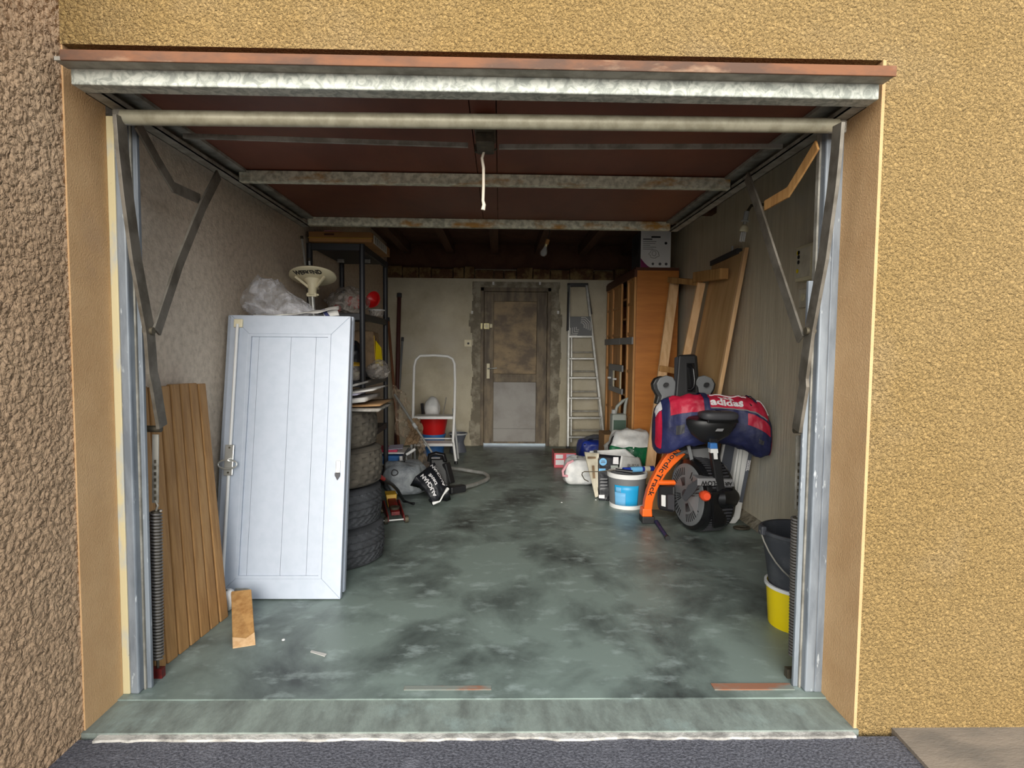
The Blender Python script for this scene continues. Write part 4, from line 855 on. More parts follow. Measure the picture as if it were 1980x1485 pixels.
# consumer unit on the right wall
fz0, fz1 = PX(1562, 545, XR).z, PX(1585, 470, XR).z
fy0 = PX(1592, 500, XR).y; fy1 = PX(1563, 500, XR).y
fu = thing('fuse_box', 'cream fuse box with yellow stickers on the right wall behind the post', 'fuse box', (XR-.03, (fy0+fy1)/2, fz0))
obj('case', MB().box((XR-.06, fy0, fz0+.0), (XR, fy1+.03, fz1)), 'offwhite', fu, bev=.005)
obj('front_plate', MB().box((XR-.066, fy0+.02, fz0+.02), (XR-.06, fy1+.01, fz1-.02)), 'creambag', fu)
for z in (fz1-.04, fz0+.06): obj('sticker', MB().lathe([(0, 0), (.012, 0), (.012, .002), (0, .002)], (XR-.067, fy1-.01, z), (-1, 0, 0), 16), 'yellow', fu)
for z in (fz0+.11, fz0+.14, fz0+.165): obj('socket_hole_shade', MB().lathe([(0, 0), (.012, 0), (.012, .002), (0, .002)], (XR-.067, fy1-.02, z), (-1, 0, 0), 12), 'black', fu)  # black discs on the surface, dark of open holes painted as colour
q = PX(1562, 578, XR); sk = thing('wall_socket', 'small beige wall socket under the fuse box', 'socket', q)
obj('plate', MB().box((XR-.03, q.y-.05, q.z-.05), (XR, q.y+.05, q.z+.06)), 'creambag', sk, bev=.004)
obj('outlet', MB().lathe([(.022, 0), (.022, .004), (.016, .005), (0, .001)], (XR-.03, q.y, q.z+.01), (-1, 0, 0), 16), 'offwhite', sk, smooth=40)
# plywood panel leaning on the right wall
pl = thing('plywood_sheet', 'plywood panel with a pale batten edge leaning on the right wall', 'plywood panel', (1.5, 4.5, 0))
TA = PX(1440, 483, XR-.03); TB = PX(1377, 512, XR-.03); xb = 1.47
BA = Vector((xb, TA.y+.03, 0)); BB = Vector((xb, TB.y+.05, 0))
obj('sheet', MB().slab(BA, BB, TB, TA, (.016, 0, .004)), 'ply', pl)
bat = (BA-BB).normalized()*.035
obj('batten', MB().slab(BA+Vector((-.012, 0, 0)), BA+bat+Vector((-.012, 0, 0)), TA+bat+Vector((-.012, 0, .012)), TA+Vector((-.012, 0, .012)), (.03, 0, 0)), 'pine', pl, bev=.002)
dk = (TB-TA)*.85
obj('dark_strip', MB().slab(TA+(TB-TA)*.15+Vector((-.02, 0, -.01)), TB+Vector((-.02, 0, -.01)), TB+Vector((-.02, 0, .03)), TA+(TB-TA)*.15+Vector((-.02, 0, .03)), (.04, 0, 0)), 'darkgrey', pl, bev=.003)
obj('peg', MB().tube([TA+(TB-TA)*.35+Vector((0, 0, .02)), TA+(TB-TA)*.35+Vector((0, 0, .07))], .009, 10), 'pale_grey', pl, smooth=40)
# nailed timber frame
tf = thing('timber_frame', 'nailed frame of raw pine boards leaning between the bookcase and the plywood', 'timber frame', PZ(1262, 940))
l0, l1 = PZ(1252, 938), P(1304, 546, 5.62)
r0, r1 = PZ(1278, 938), P(1356, 546, 4.96)
obj('board', MB().bar(l0+Vector((0, 0, .005)), l1, .085, .03, (0, 1, 0)), 'pine', tf, bev=.002)
obj('board', MB().bar(r0+Vector((0, .03, .005)), r1, .065, .03, (0, 1, 0)), 'pine', tf, bev=.002)
obj('cross_piece', MB().bar(P(1296, 541, 5.55), P(1353, 547, 4.96), .055, .05, (0, 0, 1)), 'pine_block', tf, bev=.003)
obj('top_block', MB().bar(P(1347, 536, 4.97), P(1400, 529, 4.44), .07, .08, (0, 0, 1)), 'pine_block', tf, bev=.003)
obj('mid_brace', MB().bar(P(1275, 712, 5.44), P(1312, 718, 5.44), .055, .03, (0, 1, 0)), 'pine_block', tf, bev=.003)
cbd = thing('cardboard_sheet', 'brown cardboard sheet standing behind the orange rower leg', 'cardboard', PZ(1300, 985))
obj('sheet', MB().slab(Vector((1.16, 4.45, 0)), Vector((1.42, 4.45, 0)), P(1318, 850, 4.6), P(1290, 850, 4.6), (0, .012, 0)), 'card2', cbd)
# white board and slate panel standing on edge by the right wall
wbd = thing('white_board', 'white plastic board with a lettered blue stripe standing on edge by the right wall', 'board', Vector((1.65, 4.02, 0)))
def ed(px, py, Y): return P(px, py, Y)
b0, b1, u1, u0 = Vector((1.60, 4.08, 0)), Vector((1.655, 4.08, 0)), P(1456, 870, 4.06), P(1427, 870, 4.06)
b1 = Vector((1.70, 4.08, 0))
obj('face', MB().prism([b0+Vector((.0, 0, .03)), b0+Vector((.03, 0, 0)), b1+Vector((-.03, 0, 0)), b1+Vector((0, 0, .04)), u1.lerp(b1, -.4), u0.lerp(b0, -.4)], (0, .07, 0)), 'white2', wbd, bev=.01)
for f in (.25, .5): a = b0.lerp(b1, f)+Vector((0, -.004, .05)); c_ = u0.lerp(u1, f)+Vector((0, -.004, .2)); obj('groove', MB().bar(a, c_, .006, .006, (0, 1, 0)), 'pale_grey', wbd)
sa, sb2 = b0.lerp(b1, .74).lerp(u0.lerp(u1, .74), .30), b0.lerp(b1, .84).lerp(u0.lerp(u1, .84), 1.2)
obj('blue_stripe', MB().bar(sa+Vector((0, -.012, 0)), sb2+Vector((0, -.012, 0)), .024, .004, (0, 1, 0)), 'slate', wbd)
dirv = (sb2-sa).normalized(); text('lettering', 'SISSEL', .03, 'whitecloth', wbd, sa.lerp(sb2, .55)+Vector((0, -.016, 0)), -dirv, Vector((dirv.z, 0, -dirv.x)), .0005, off=.001)
slp = thing('slate_panel', 'slate-grey panel with a white edge standing beside the white board', 'panel', Vector((1.5, 4.1, 0)))
a0, a1, c1, c0 = Vector((1.515, 4.18, 0)), Vector((1.593, 4.18, 0)), P(1424, 870, 4.18), P(1398, 870, 4.18)
obj('panel', MB().prism([a0, a1, c1.lerp(a1, -.5), c0.lerp(a0, -.5)], (0, .06, 0)), 'slate', slp, bev=.003)
obj('edge', MB().bar(a0+Vector((-.004, -.004, 0)), c0.lerp(a0, -.5)+Vector((-.004, -.004, 0)), .014, .02, (0, 1, 0)).bar(a1+Vector((.0, -.004, 0)), c1.lerp(a1, -.5)+Vector((0, -.004, 0)), .014, .02, (0, 1, 0)), 'white2', slp)
q = PZ(1441, 1013)+Vector((-.075, -.12, .001)); tag(obj('metal_ring', MB().tube([q+Vector((.05*math.cos(t*PI/8), .03*math.sin(t*PI/8), .008)) for t in range(16)], .009, 8, True), 'dark_iron', smooth=60), 'dark metal ring lying on the floor at the foot of the right wall', 'ring')
# ------------------------------------------------------------------ rowing machine stored upright
C0 = Vector((1.262, 3.905, .252)); AX = Vector((.976, .22, 0)).normalized(); TN = Vector((-.22, .976, 0)).normalized()
rw = thing('rowing_machine', 'black and orange rowing machine stored upright on its fan drum', 'rowing machine', C0-Vector((0, 0, .252)))
RD = .25
obj('drum', MB().lathe([(0, .0), (.2, .0), (.235, .012), (RD-.004, .04), (RD-.012, .09), (RD-.012, .15), (RD-.005, .19), (.23, .215), (0, .22)], C0, AX, 64), 'black_gloss', rw, smooth=35)
mb = MB(); up3 = Vector((0, 0, 1))
for i in range(64):
    t = 2*PI*i/64; rad = TN*math.cos(t)+up3*math.sin(t); tan = -TN*math.sin(t)+up3*math.cos(t)
    p = C0+rad*(RD-.012); mb.bar(p+AX*.045, p+AX*.185, .0095, .018, rad)
obj('vent_ribs', mb, 'darkgrey', rw)
fp = obj('fan_plate', MB().lathe([(0, -.012), (.19, -.010), (.205, -.004), (.207, .004), (0, .004)], C0, AX, 56), 'grey', rw, smooth=35)
mb = MB()
for i in range(44):
    t = 2*PI*i/44
    if (i % 11) in (0, 1, 2): continue
    rad = TN*math.cos(t)+up3*math.sin(t); mb.bar(C0+rad*.13-AX*.0125, C0+rad*.18-AX*.0115, .006, .003, AX)
    if i % 11 > 6: mb.bar(C0+rad*.06-AX*.0135, C0+rad*.115-AX*.0125, .005, .003, AX)
obj('vent_slots', mb, 'black', fp)
obj('wedge', MB().prism([C0-AX*.014+v for v in (TN*-.02+up3*-.01, TN*-.17+up3*.03, TN*-.15+up3*-.10)], -AX*.002), 'midgrey', fp)
obj('hub', MB().lathe([(.035, -.012), (.03, -.02), (0, -.022)], C0, AX, 24), 'darkgrey', fp, smooth=40)
# console band with AIR FLOW upside down
bl, br = P(1349, 930, 3.66), P(1392, 931, 3.69)
obj('console_band', MB().slab(P(1349, 939, 3.655), P(1391, 940, 3.69), P(1391, 925, 3.69), P(1349, 925, 3.655), (0, .1, 0)), 'midgrey', rw, bev=.004)
obj('console_band', MB().slab(P(1399, 941, 3.70), P(1420, 941, 3.72), P(1418, 927, 3.72), P(1399, 927, 3.70), (0, .1, 0)), 'midgrey', rw, bev=.004)
xd = (br-bl).normalized(); text('lettering', 'FLOW', .042, 'black', rw, P(1372, 934, 3.668)+Vector((0, -.004, 0)), -xd, (0, 0, -1), .0008, off=.0008)
text('lettering', 'AIR', .032, 'black', rw, P(1408, 935, 3.705)+Vector((0, -.004, 0)), -xd, (0, 0, -1), .0008, off=.0008)
obj('band_arm', MB().prism([P(1349, 926, 3.66), P(1330, 938, 3.70), P(1318, 962, 3.76), P(1325, 970, 3.74), P(1342, 952, 3.68), P(1349, 940, 3.66)], (.012, .012, 0)), 'darkgrey', rw, bev=.003)
kc = P(1362, 958, 3.64); obj('knob', MB().lathe([(0, .05), (.022, .05), (.032, .035), (.034, .01), (.026, -.03)], kc, (.0, -1, .1), 10), 'orange2', rw, smooth=40)
obj('front_roller', MB().tube([P(1378, 962, 3.74), P(1392, 962, 3.72), P(1412, 961, 3.76), P(1421, 960, 3.78)], [.05, .07, .068, .04], 24), 'black_gloss', rw, smooth=50)
obj('front_cowl', MB().hexa([P(1378, 1024, 3.66), P(1404, 1018, 3.72), P(1402, 1020, 4.0), P(1376, 1024, 4.0), P(1374, 950, 3.64), P(1414, 950, 3.72), P(1412, 940, 4.0), P(1374, 940, 4.0)]), 'black_gloss', rw, bev=.02)
# orange leg
cv = [(1251, 986), (1253, 968), (1258, 950), (1266, 931), (1278, 910), (1291, 892), (1304, 877), (1311, 869)]
ww = [.058, .058, .06, .064, .072, .084, .098, .108]
def legst():
    pts = [P(x, y, 4.12-.015*i) for i, (x, y) in enumerate(cv)]; L = []; o = MB(); vs = []; fs = []
    for i, p in enumerate(pts):
        a = pts[max(i-1, 0)]; b_ = pts[min(i+1, len(pts)-1)]; d_ = (b_-a).normalized(); n_ = Vector((d_.z, 0, -d_.x)).normalized()*ww[i]/2; L.append((p, d_, n_))
        t_ = Vector((0, .03, 0)); vs += [p-n_-t_, p+n_-t_, p+n_+t_, p-n_+t_]
    for i in range(len(pts)-1):
        for j in range(4): fs.append((i*4+j, i*4+(j+1) % 4, i*4+4+(j+1) % 4, i*4+4+j))
    fs += [(3, 2, 1, 0), tuple(range(len(vs)-4, len(vs)))]
    return o.add(vs, fs), L
mbl, LL = legst()
lg = obj('support_leg', mbl, 'orange', rw, bev=.006)
def legmap(x, y, z):   # letters run from the top of the leg down to its foot
    s_ = max(0, min(6.999, 4.1-x*18)); i = int(s_); f = s_-i
    p = LL[i][0].lerp(LL[i+1][0], f); n_ = LL[i][2].normalized().lerp(LL[i+1][2].normalized(), f)
    return p+n_*(y-.004)+Vector((0, -.0315-z, 0))
text('lettering', 'NordicTrack', .052, 'black', lg, (0, 0, 0), (1, 0, 0), (0, 1, 0), .0006, legmap, .0008)
fq = P(1251, 993, 4.12)
obj('foot', MB().slab(P(1242, 1000, 4.08), P(1262, 1000, 4.08), P(1261, 984, 4.08), P(1243, 984, 4.08), (0, .09, 0)), 'orange', rw, bev=.008)
fz = fq.z
obj('foot_pad', MB().box((fq.x-.043, 4.07, .0), (fq.x+.043, 4.18, P(1251, 999, 4.08).z)), 'black', rw, bev=.006)
obj('cross_tube', MB().tube([P(1272, 933, 4.05), P(1318, 933, 4.05)], .018, 12), 'orange', rw, smooth=40)
obj('pedal_block', MB().slab(P(1273, 986, 4.06), P(1305, 992, 3.98), P(1305, 940, 3.98), P(1273, 940, 4.06), (0.02, .10, 0)), 'black', rw, bev=.014)
obj('pedal_label', MB().slab(P(1279, 978, 4.04), P(1287, 980, 4.02), P(1287, 958, 4.02), P(1279, 957, 4.04), (0, .006, 0)), 'white2', rw)
obj('grip_pad', MB().slab(P(1291, 985, 4.0), P(1304, 987, 3.96), P(1304, 957, 3.96), P(1291, 957, 4.0), (0, .03, 0)), 'darkgrey', rw, bev=.004)
# rail, seat post, seat
obj('lower_frame', MB().hexa([P(1308, 872, 4.0), P(1395, 905, 3.86), P(1395, 900, 4.1), P(1310, 866, 4.1), P(1322, 862, 4.0), P(1385, 862, 3.9), P(1385, 858, 4.1), P(1322, 858, 4.1)]), 'black', rw, bev=.01)
obj('strut', MB().bar(P(1331, 862, 3.9), P(1338, 892, 3.9), .022, .012, (0, 1, 0)), 'grey', rw); obj('strut', MB().bar(P(1306, 880, 3.95), P(1326, 872, 3.93), .014, .012, (0, 1, 0)), 'darkgrey', rw)
obj('rail', MB().bar(P(1345, 905, 4.1), P(1330, 690, 4.28), .11, .09, (0, 1, 0)), 'black', rw, bev=.008)
obj('seat_post', MB().bar(P(1392, 948, 3.72), P(1376, 842, 3.66), .055, .05, (0, 1, 0)), 'black', rw, bev=.008)
cl_ = obj('clip', MB().slab(P(1373, 868, 3.61), P(1388, 868, 3.61), P(1387, 857, 3.61), P(1374, 857, 3.61), (0, .05, 0)), 'blue', rw, bev=.003)
obj('tag', MB().slab(P(1374, 876, 3.61), P(1389, 876, 3.61), P(1388, 868, 3.61), P(1374, 868, 3.61), (0, .04, 0)).slab(P(1381, 888, 3.615), P(1388, 888, 3.615), P(1387, 875, 3.61), P(1380, 875, 3.61), (0, .01, 0)), 'white2', cl_)
sc_ = P(1388, 812, 3.66)
obj('seat_shell', MB().lathe([(0, -.15), (.05, -.14), (.12, -.09), (.155, -.03), (.16, .0), (.15, .012), (0, .012)], sc_+Vector((-.03, .025, -.005)), (0.05, -.12, 1), 36, (1.0, .6)), 'black', rw, smooth=50)
obj('seat_bracket', MB().slab(P(1369, 818, 3.58), P(1428, 818, 3.58), P(1428, 812, 3.58), P(1369, 812, 3.58), (0, .05, 0)), 'black_gloss', rw, bev=.003)
obj('seat_pad', MB().grid(bagfn(P(1388, 812, 3.64), (.225, .15, .056), 2, .006, 14, .5, .5), 0, 2*PI, -1.55, 1.55, 40, 16), 'darkgrey', rw, smooth=70)
obj('seat_label', MB().slab(P(1383, 834, 3.565), P(1397, 834, 3.565), P(1400, 829, 3.565), P(1387, 829, 3.565), (0, .003, 0)), 'midgrey', rw)
# pedals and console at the top
def pedal(cx, cy, s):
    pts = []
    for x, y in ((-13, 24), (-9, 9), (-17, -5), (-19, -15), (-13, -26), (0, -31), (12, -28), (18, -18), (17, -4), (15, 10), (20, 24)): pts.append(P(cx+s*x, cy+y, 4.02))
    pe_ = obj('pedal', MB().prism(pts, (0, .03, 0)), 'grey', rw, bev=.006)
    back = [p+Vector((-s*.02, .03, -.006)) for p in pts]; obj('pedal_shell', MB().prism(back, (0, .07, 0)), 'black', pe_, bev=.008)
    c_ = P(cx-2*s, cy-13, 4.0); obj('eyelet_shade', MB().lathe([(0, .022), (.018, .022), (.018, 0)], c_, (0, -1, 0), 20, (1, .75)), 'black', pe_, smooth=40)  # raised black disc, the shade in the pedal hole painted rather than cut
pedal(1289, 757, 1); pedal(1363, 757, -1)
hc = obj('console_box', MB().hexa([P(1306, 775, 4.0), P(1353, 775, 4.0), P(1350, 775, 4.16), P(1304, 775, 4.16), P(1313, 686, 4.06), P(1346, 686, 4.06), P(1342, 684, 4.2), P(1306, 690, 4.2)]), 'black', rw, bev=.01)
obj('console_side', MB().hexa([P(1302, 770, 4.04), P(1310, 772, 4.0), P(1310, 772, 4.1), P(1303, 770, 4.14), P(1304, 692, 4.1), P(1312, 688, 4.07), P(1312, 688, 4.14), P(1304, 692, 4.2)]), 'darkgrey', hc, bev=.004)
obj('handle', MB().tube([P(1331, 707, 4.03), P(1337, 706, 4.0), P(1341, 715, 3.99), P(1343, 735, 3.98), P(1342, 748, 3.98), P(1336, 754, 3.99), P(1331, 753, 4.0)], .011, 12), 'black_gloss', hc, smooth=60)
obj('handle_recess', MB().slab(P(1329, 758, 3.995), P(1345, 758, 3.995), P(1343, 702, 4.035), P(1328, 702, 4.035), (0, .01, 0)), 'black_gloss', hc)
# ------------------------------------------------------------------ sports bag draped over the machine
sp = [(1262, 832, 4.02), (1285, 824, 3.95), (1320, 815, 3.90), (1360, 811, 3.88), (1400, 812, 3.88), (1435, 818, 3.86), (1465, 832, 3.83), (1488, 850, 3.80)]
SPN = [P(*a) for a in sp]; RZ = [.13, .178, .165, .155, .15, .165, .165, .09]; RY = [.06, .085, .1, .1, .1, .11, .1, .05]
def cr(a, t):
    n = len(a)-1; x = max(0, min(n-1e-6, t*n)); i = int(x); f = x-i
    p0, p1, p2, p3 = a[max(i-1, 0)], a[i], a[i+1], a[min(i+2, n)]
    return .5*((2*p1)+(p2-p0)*f+(2*p0-5*p1+4*p2-p3)*f*f+(3*p1-p0-3*p2+p3)*f*f*f)
def sbf(t, ph):
    c = cr(SPN, t); rz = cr(RZ, t); ry = cr(RY, t)
    if t < .05: k = math.sqrt(max(0, 1-((.05-t)/.05)**2)); rz *= k*.9+.1; ry *= k
    if t > .95: k = math.sqrt(max(0, 1-((t-.95)/.05)**2)); rz *= k*.9+.1; ry *= k
    cs, sn = math.cos(ph), math.sin(ph); e = .75
    y = -math.copysign(abs(cs)**e, cs)*ry; z = math.copysign(abs(sn)**e, sn)*rz
    w = .036*crease((t*2.6, cs*.4, sn*.4), 3.6, 6)+.011*crease((t*2.6, cs*.4, sn*.4), 9, 2)
    return c+Vector((0, y*(1+w*4), z*(1+w*3)-.0))
sbag = thing('sports_bag', 'red and navy sports duffel bag draped over the rowing machine', 'sports bag', P(1375, 870, 3.9))
obj('body', MB().grid(sbf, 0, 1, 0, 2*PI, 70, 40), 'navy', sbag, smooth=75)
def sp_(name, m_, t0, t1, p0, p1, off=.004): obj(name, MB().grid(lambda u, v: (lambda a, b_: a+(a-b_).normalized()*off)(sbf(u, v), cr(SPN, u)), t0, t1, p0, p1, 26, 16), m_, sbag, smooth=75)
sp_('red_panel', 'crimson', .16, .40, .30, 1.5); sp_('red_panel', 'crimson', .43, .90, .42, 1.55); sp_('red_panel', 'crimson', .70, .93, .0, .32)
sp_('red_panel', 'crimson', .015, .085, -.7, .75, .004); sp_('white_end', 'whitecloth', .02, .09, .78, 1.5)
sp_('red_end', 'crimson', .955, .992, -1.2, .1); sp_('white_tab', 'whitecloth', .955, .985, .5, 1.2)
sp_('velcro_patch', 'darkgrey', .205, .265, -.22, .0); sp_('velcro_patch', 'darkgrey', .80, .855, -.40, -.22)
sp_('strap', 'navy', .395, .435, -.2, 2.2, .012); sp_('strap', 'navy', .755, .79, .9, 2.2, .012)
for t0_, t1_, ph in ((.45, .72, 1.36), (.80, .93, 1.2), (.44, .88, .42)):
    obj('piping', MB().tube([(lambda a, b_: a+(a-b_).normalized()*.006)(sbf(t0_+(t1_-t0_)*i/14, ph), cr(SPN, t0_+(t1_-t0_)*i/14)) for i in range(15)], .0045, 6), 'whitecloth' if ph > 1 else 'midgrey', sbag, smooth=60)
def lgm(x, y, z):
    t = .555+x*1.35; ph = .74+y*8.4; a = sbf(t, ph); b_ = cr(SPN, t); return a+(a-b_).normalized()*(.007+z)
text('lettering', 'adidas', .068, 'whitecloth', sbag, (0, 0, 0), (1, 0, 0), (0, 1, 0), .0005, lgm, .0025)
mb = MB()
for i in range(3):
    x0 = -.035+.028*i; h_ = .012+.010*i
    vs = [(x0, .030), (x0+.02, .030), (x0+.02-.012, .030+h_), (x0-.010, .030+h_*.75)]
    mb.add([lgm(a, b_, .001) for a, b_ in vs], [(0, 1, 2, 3)])
obj('stripes', mb, 'whitecloth', sbag, solid=.001)
obj('carry_loop', MB().tube([P(1448, 800, 3.80), P(1453, 782, 3.78), P(1462, 786, 3.78), P(1478, 812, 3.82), P(1486, 832, 3.86)], [.014, .02, .014, .012, .01], 8), 'blackbag', sbag, smooth=60)
# ------------------------------------------------------------------ right front buckets
bq = Vector((1.335, 2.56, 0))
bucket('yellow_bucket', 'yellow plastic bucket with a white rim beside the right post', bq, .118, .132, .185, 'yellow', 'white2')
kb2 = bucket('black_bucket', "worn black builder's bucket standing in the yellow one", bq+Vector((0, .0, .08)), .105, .16, .345, 'bucket_black', n=40)
zr = .10+.325
for s in (-1, 1): obj('ear', MB().box((bq.x+s*.168-.012, bq.y-.02, zr-.02), (bq.x+s*.168+.012, bq.y+.02, zr+.02)), 'bucket_black', kb2, bev=.006)
obj('wire_handle', MB().tube([bq+Vector((-.178*math.cos(t*PI/16), -.165*math.sin(t*PI/16)-.0, zr-.20*math.sin(t*PI/16))) for t in range(17)], .0035, 6), 'galv_dark', kb2, smooth=60)
# ------------------------------------------------------------------ bags on the right
q = Vector((P(1150, 872, 6.5).x, 6.5, 0)); bb = thing('blue_bag', 'royal blue shopping bag by the foot of the tall ladder', 'shopping bag', q)
bfn = bagfn(q, (.36, .34, .22), 14, .03, 7, .45, .5); bag('body', 'royal', bfn, bb); bag('contents', 'slate', bagfn(q+Vector((.03, .02, .15)), (.27, .25, .11), 3, .03, 9, .7, .7), bb, 30, 16)
obj('strap', MB().tube([bfn(-2.2, .4), q+Vector((-.08, -.1, .24)), q+Vector((.02, -.1, .245)), bfn(-1.0, .6)], .008, 8), 'blackbag', bb, smooth=60)
q = Vector((P(1218, 900, 5.5).x, 5.55, 0)); gbg = thing('green_bag', 'crumpled white and green plastic shopping bag beside the bookcase', 'shopping bag', q)
gf_ = bagfn(q, (.40, .32, .44), 21, .06, 6, .55, .6); bag('body', 'whitebag', gf_, gbg)
patch('green_band', 'greenbag', gf_, gbg, -2.55, -.85, -.9, .22, .006); patch('green_side', 'darkgreen', gf_, gbg, -.85, .3, -1.0, .0, .005)
patch('dark_edge', 'blackbag', gf_, gbg, -2.75, -2.5, -.5, .75, .007, 6, 14)
q = Vector((P(1122, 935, 5.28).x, 5.33, 0)); wbg = thing('white_tote', 'small white carrier bag with a pink loop handle in front of the pink carton', 'carrier bag', q, (0, 0, .2))
wf_ = bagfn(q, (.27, .2, .23), 31, .03, 8, .4, .45); bag('body', 'whitebag', wf_, wbg)
h0 = q+Vector((-.10, -.08, .17)); obj('loop_handle', MB().tube([h0+Vector((.03, 0, .05)), h0+Vector((-.02, -.01, .03)), h0+Vector((-.065, -.02, -.04)), h0+Vector((-.06, -.02, -.08)), h0+Vector((-.02, -.015, -.085))], .013, 8), 'pink', wbg, smooth=60)
# printed shopper : cream gusset, black face, white face
q = PZ(1165, 968); ps_ = thing('printed_shopper', 'black printed shopper with cream gusset and white side standing behind the paint tub', 'shopping bag', q)
def quad(name, m_, a, b_, c_, d_, th=.012, amp=.006, n=12, par=ps_):
    a, b_, c_, d_ = map(Vector, (a, b_, c_, d_))
    def f(u, v):
        p = a.lerp(b_, u).lerp(d_.lerp(c_, u), v); p = p+Vector((0, 1, 0))*amp*crease((u, v, amp*50), 4, len(name)); p.z = max(p.z, .003); return p
    o = obj(name, MB().grid(f, 0, 1, 0, 1, n, n), m_, par, smooth=70, solid=th); return o, f
_, ff = quad('front_panel', 'blackbag', PZ(1158, 968), PZ(1180, 969), P(1201, 882, 4.86), P(1156, 878, 4.86))
quad('side_gusset', 'creambag', P(1153, 962, 4.78), P(1157, 960, 4.78), P(1159, 877, 4.86), P(1131, 874, 5.02))
_, fr_ = quad('right_panel', 'whitebag', P(1196, 930, 4.80), P(1246, 915, 4.95), P(1238, 885, 5.05), P(1202, 881, 4.87))
quad('back_panel', 'whitebag', P(1135, 890, 5.1), P(1235, 890, 5.15), P(1208, 868, 5.15), P(1140, 872, 5.1))
quad('lower_panel', 'blackbag', PZ(1172, 969), PZ(1200, 960)+Vector((.02, .05, 0)), P(1214, 915, 4.9), P(1196, 905, 4.84))
c_ = P(1166, 893, 4.82); obj('round_badge', MB().lathe([(0, 0), (.031, 0), (.031, .002), (0, .002)], c_+Vector((0, .0, 0)), (0, -1, .05), 28), 'cyan2', ps_); obj('badge_print', MB().box(c_+Vector((-.018, -.004, -.008)), c_+Vector((.018, -.002, -.002))).box(c_+Vector((-.015, -.004, .004)), c_+Vector((.015, -.002, .01))), 'slate', ps_)
obj('blue_strip', MB().slab(P(1158, 911, 4.80), P(1171, 911, 4.80), P(1171, 906, 4.80), P(1158, 906, 4.80), (0, .003, 0)), 'cyan2', ps_)
obj('white_print', MB().slab(P(1185, 897, 4.815), P(1196, 898, 4.815), P(1196, 884, 4.83), P(1186, 884, 4.83), (0, .003, 0)), 'whitecloth', ps_)
obj('white_print', MB().slab(P(1158, 963, 4.70), P(1169, 964, 4.70), P(1169, 957, 4.70), P(1158, 957, 4.70), (0, .003, 0)), 'whitecloth', ps_)
obj('green_print', MB().slab(P(1181, 906, 4.80), P(1195, 906, 4.80), P(1195, 900, 4.81), P(1181, 900, 4.81), (0, .003, 0)), 'jug', ps_)
for y in (925, 931, 937, 944): obj('print_line', MB().slab(P(1160, y+2.5, 4.745), P(1174, y+2.5, 4.745), P(1175, y, 4.745), P(1161, y, 4.745), (0, .003, 0)), 'midgrey', ps_)
text('lettering', 'BURSA', .036, 'sub_print', ps_, P(1223, 899, 4.9)+Vector((0, -.03, 0)), (1, .25, -.05), (0, 0, 1), .0005)
obj('orange_print', MB().slab(P(1136, 887, 4.93), P(1152, 887, 4.87), P(1152, 883, 4.87), P(1136, 883, 4.93), (0, .002, 0)).bar(P(1147, 900, 4.87), P(1149, 925, 4.83), .022, .002), 'tan', ps_)
obj('black_clip', MB().slab(P(1148, 875, 5.0), P(1155, 875, 5.0), P(1155, 870, 5.0), P(1148, 870, 5.0), (0, .01, 0)), 'black', ps_)
# paint tub
tq = Vector((P(1212, 980, 4.55).x, 4.56, 0)); tb = thing('paint_tub', 'grey paint tub with a bright blue label and white rim', 'paint tub', tq)
obj('body', MB().lathe([(0, 0), (.128, 0), (.148, .262), (.143, .262), (.124, .01), (0, .01)], tq, (0, 0, 1), 48), 'grey', tb, smooth=40)
obj('rim', MB().lathe([(.147, .235), (.154, .236), (.156, .262), (.15, .27), (.136, .268), (.136, .255)], tq, (0, 0, 1), 48), 'white2', tb, smooth=40)
obj('base_ring', MB().lathe([(.126, 0), (.133, 0), (.134, .028), (.129, .03)], tq, (0, 0, 1), 48), 'white2', tb, smooth=40)
def tubf(u, v): r = .128+.02*v/.262+.0015; return tq+Vector((r*math.cos(u), r*math.sin(u), v))
obj('label', MB().grid(tubf, -2.5, -1.12, .03, .185, 24, 4), 'cyan', tb, smooth=60, solid=.001); 
def tubf2(u, v): r = .128+.02*v/.262+.003; return tq+Vector((r*math.cos(u), r*math.sin(u), v))
obj('label_print', MB().grid(tubf2, -2.5, -1.85, .03, .13, 14, 3).grid(tubf2, -2.42, -2.1, .13, .17, 8, 2), 'cyan2', tb, smooth=60, solid=.001)
obj('paint', MB().lathe([(0, .2), (.134, .2)], tq, (0, 0, 1), 40), 'pale_grey', tb)
# paint roller and blue tube on the tub
rl = thing('paint_roller', 'paint roller with a wire frame and black handle lying on the paint tub', 'paint roller', tq+Vector((-.1, 0, .27)))
obj('handle', MB().tube([tq+Vector((.015, -.112, .288)), tq+Vector((-.11, -.088, .30))], [.014, .012], 10), 'black', rl, smooth=50)
q0 = tq+Vector((-.11, -.088, .30)); w1, w2, w3, w4 = P(1157, 912, 4.5), P(1130, 912, 4.55), P(1125, 918, 4.55), P(1130, 927, 4.55)
obj('wire', MB().tube([q0, w1, w2, P(1126, 914, 4.55), w3, w4, P(1138, 931, 4.55)], .004, 6), 'dark_iron', rl, smooth=60)
bt_ = thing('sealant_tube', 'dark blue sealant cartridge with pale labels lying on the paint tub', 'cartridge', tq+Vector((.06, 0, .28)))
a, b2 = P(1205, 913, 4.50), P(1263, 916, 4.58); a.z = .292; b2.z = .29
obj('cartridge', MB().tube([a, b2], .021, 16), 'royal', bt_, smooth=40); obj('label', MB().tube([a.lerp(b2, .22), a.lerp(b2, .6)], .0216, 16), 'cyan2', bt_, smooth=40); obj('label', MB().tube([a.lerp(b2, .68), a.lerp(b2, .86)], .0216, 16), 'creambag', bt_, smooth=40)
obj('nozzle', MB().tube([a, a+(a-b2).normalized()*.05], [.01, .004], 10), 'black', bt_, smooth=40)
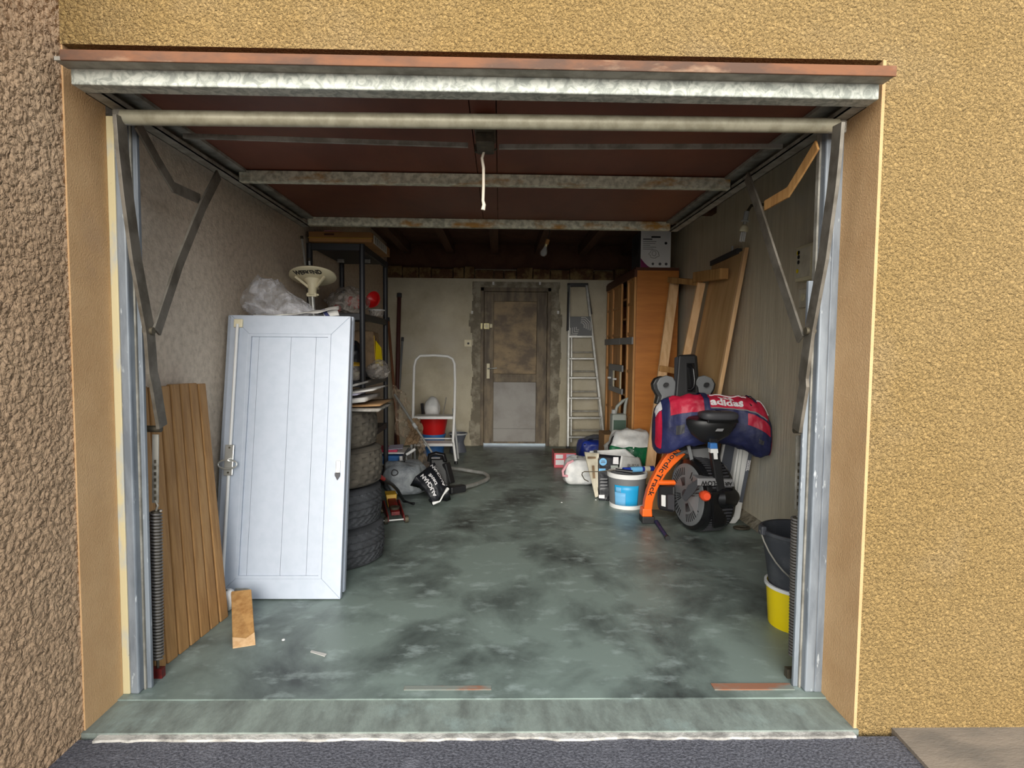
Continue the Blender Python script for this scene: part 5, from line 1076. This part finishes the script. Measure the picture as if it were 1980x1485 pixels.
# pink carton, dark box, detergent can
q = Vector((P(1093, 905, 6.03).x, 6.03, 0)); pc = thing('pink_carton', 'pink and white printed carton on the floor before the tall ladder', 'carton', q)
obj('box', MB().box((q.x-.115, 6.03, 0), (q.x+.11, 6.3, .15)), 'boxpink', pc, bev=.003)
for x0, z0, x1, z1 in ((-.1, .095, -.025, .135), (-.1, .03, -.015, .08), (.01, .105, .095, .14), (.0, .02, .08, .09)): obj('print_panel', MB().box((q.x+x0, 6.026, z0), (q.x+x1, 6.031, z1)), 'lavender' if x0 >= 0 else 'whitecloth', pc)
obj('top_flap', MB().box((q.x-.11, 6.035, .15), (q.x+.105, 6.3, .153)), 'tan', pc)
q = Vector((1.22, 6.02, 0)); dbx = thing('support_box', 'brown carton behind the green bag with the grey jug on it', 'carton', q); obj('box', MB().box((q.x-.16, 5.92, 0), (q.x+.09, 6.25, .36)), 'card2', dbx, bev=.003); obj('tape', MB().box((q.x-.06, 5.918, .0), (q.x-.01, 6.252, .362)), 'tan', dbx)
q = Vector((P(1203, 830, 6.0).x-.02, 6.04, .362)); dj = thing('detergent_can', 'grey and green plastic can with a moulded handle by the bookcase front', 'can', q)
obj('body', MB().hexa([q+Vector(v) for v in ((-.09, -.07, 0), (.06, -.07, 0), (.06, .07, 0), (-.09, .07, 0), (-.09, -.07, .2), (.06, -.07, .2), (.06, .07, .2), (-.09, .07, .2))]), 'jug', dj, bev=.02)
obj('green_label', MB().box(q+Vector((-.075, -.073, .02)), q+Vector((.05, -.069, .14))), 'darkgreen', dj)
obj('handle', MB().tube([q+Vector((-.05, 0, .19)), q+Vector((-.03, 0, .27)), q+Vector((.03, 0, .33)), q+Vector((.07, 0, .36)), q+Vector((.055, 0, .28)), q+Vector((.05, 0, .18))], .017, 10), 'jug', dj, smooth=60)
obj('cap', MB().lathe([(0, .04), (.025, .04), (.025, 0), (0, 0)], q+Vector((-.06, 0, .2)), (0, 0, 1), 16), 'pale_grey', dj, smooth=40)
# blue bar on the floor, litter
a, b2 = PZ(1269, 1009, .014), PZ(1289, 1038, .014); bbq = thing('blue_bar', 'short navy blue bar lying on the floor below the rower leg', 'bar', b2); obj('bar', MB().tube([a, a.lerp(b2, .4), b2], [.016, .013, .012], 10), 'navy', bbq, smooth=50); obj('black_cap', MB().tube([b2, b2+(b2-a).normalized()*.03], .015, 10), 'black', bbq, smooth=50)
q = PZ(615, 1264); tag(obj('paper_scrap', MB().slab(PZ(600, 1261, .001), PZ(628, 1270, .001), PZ(632, 1265, .001), PZ(602, 1258, .001), (0, 0, .002)), 'paper'), 'thin pale paper scrap on the open floor', 'scrap')
random.seed(77)
for i, (x, y, lab) in enumerate(((548, 1238, 'tiny white crumb on the floor near the wood block'), (733, 1033, 'tiny white crumb on the floor beside the trolley jack'), (1086, 972, 'tiny white crumb on the floor before the white tote'), (1152, 967, 'tiny white crumb at the foot of the printed shopper'))):
    q = PZ(x, y); tag(obj('crumb', MB().lathe([(0, 0), (.007, .001), (.006, .005), (0, .006)], q, (0, 0, 1), 7), 'white2'), lab, 'crumb')
q = PZ(1395, 1334)
struct('trim_4', MB().box((.78, 2.045, -.001), (1.07, 2.085, .003)), 'rust_stain', 'rusty steel strip let into the threshold by the right post')
struct('trim_5', MB().box((-.33, 2.05, -.001), (-.02, 2.075, .0025)), 'rust_stain', 'rust-stained strip in the middle of the threshold')
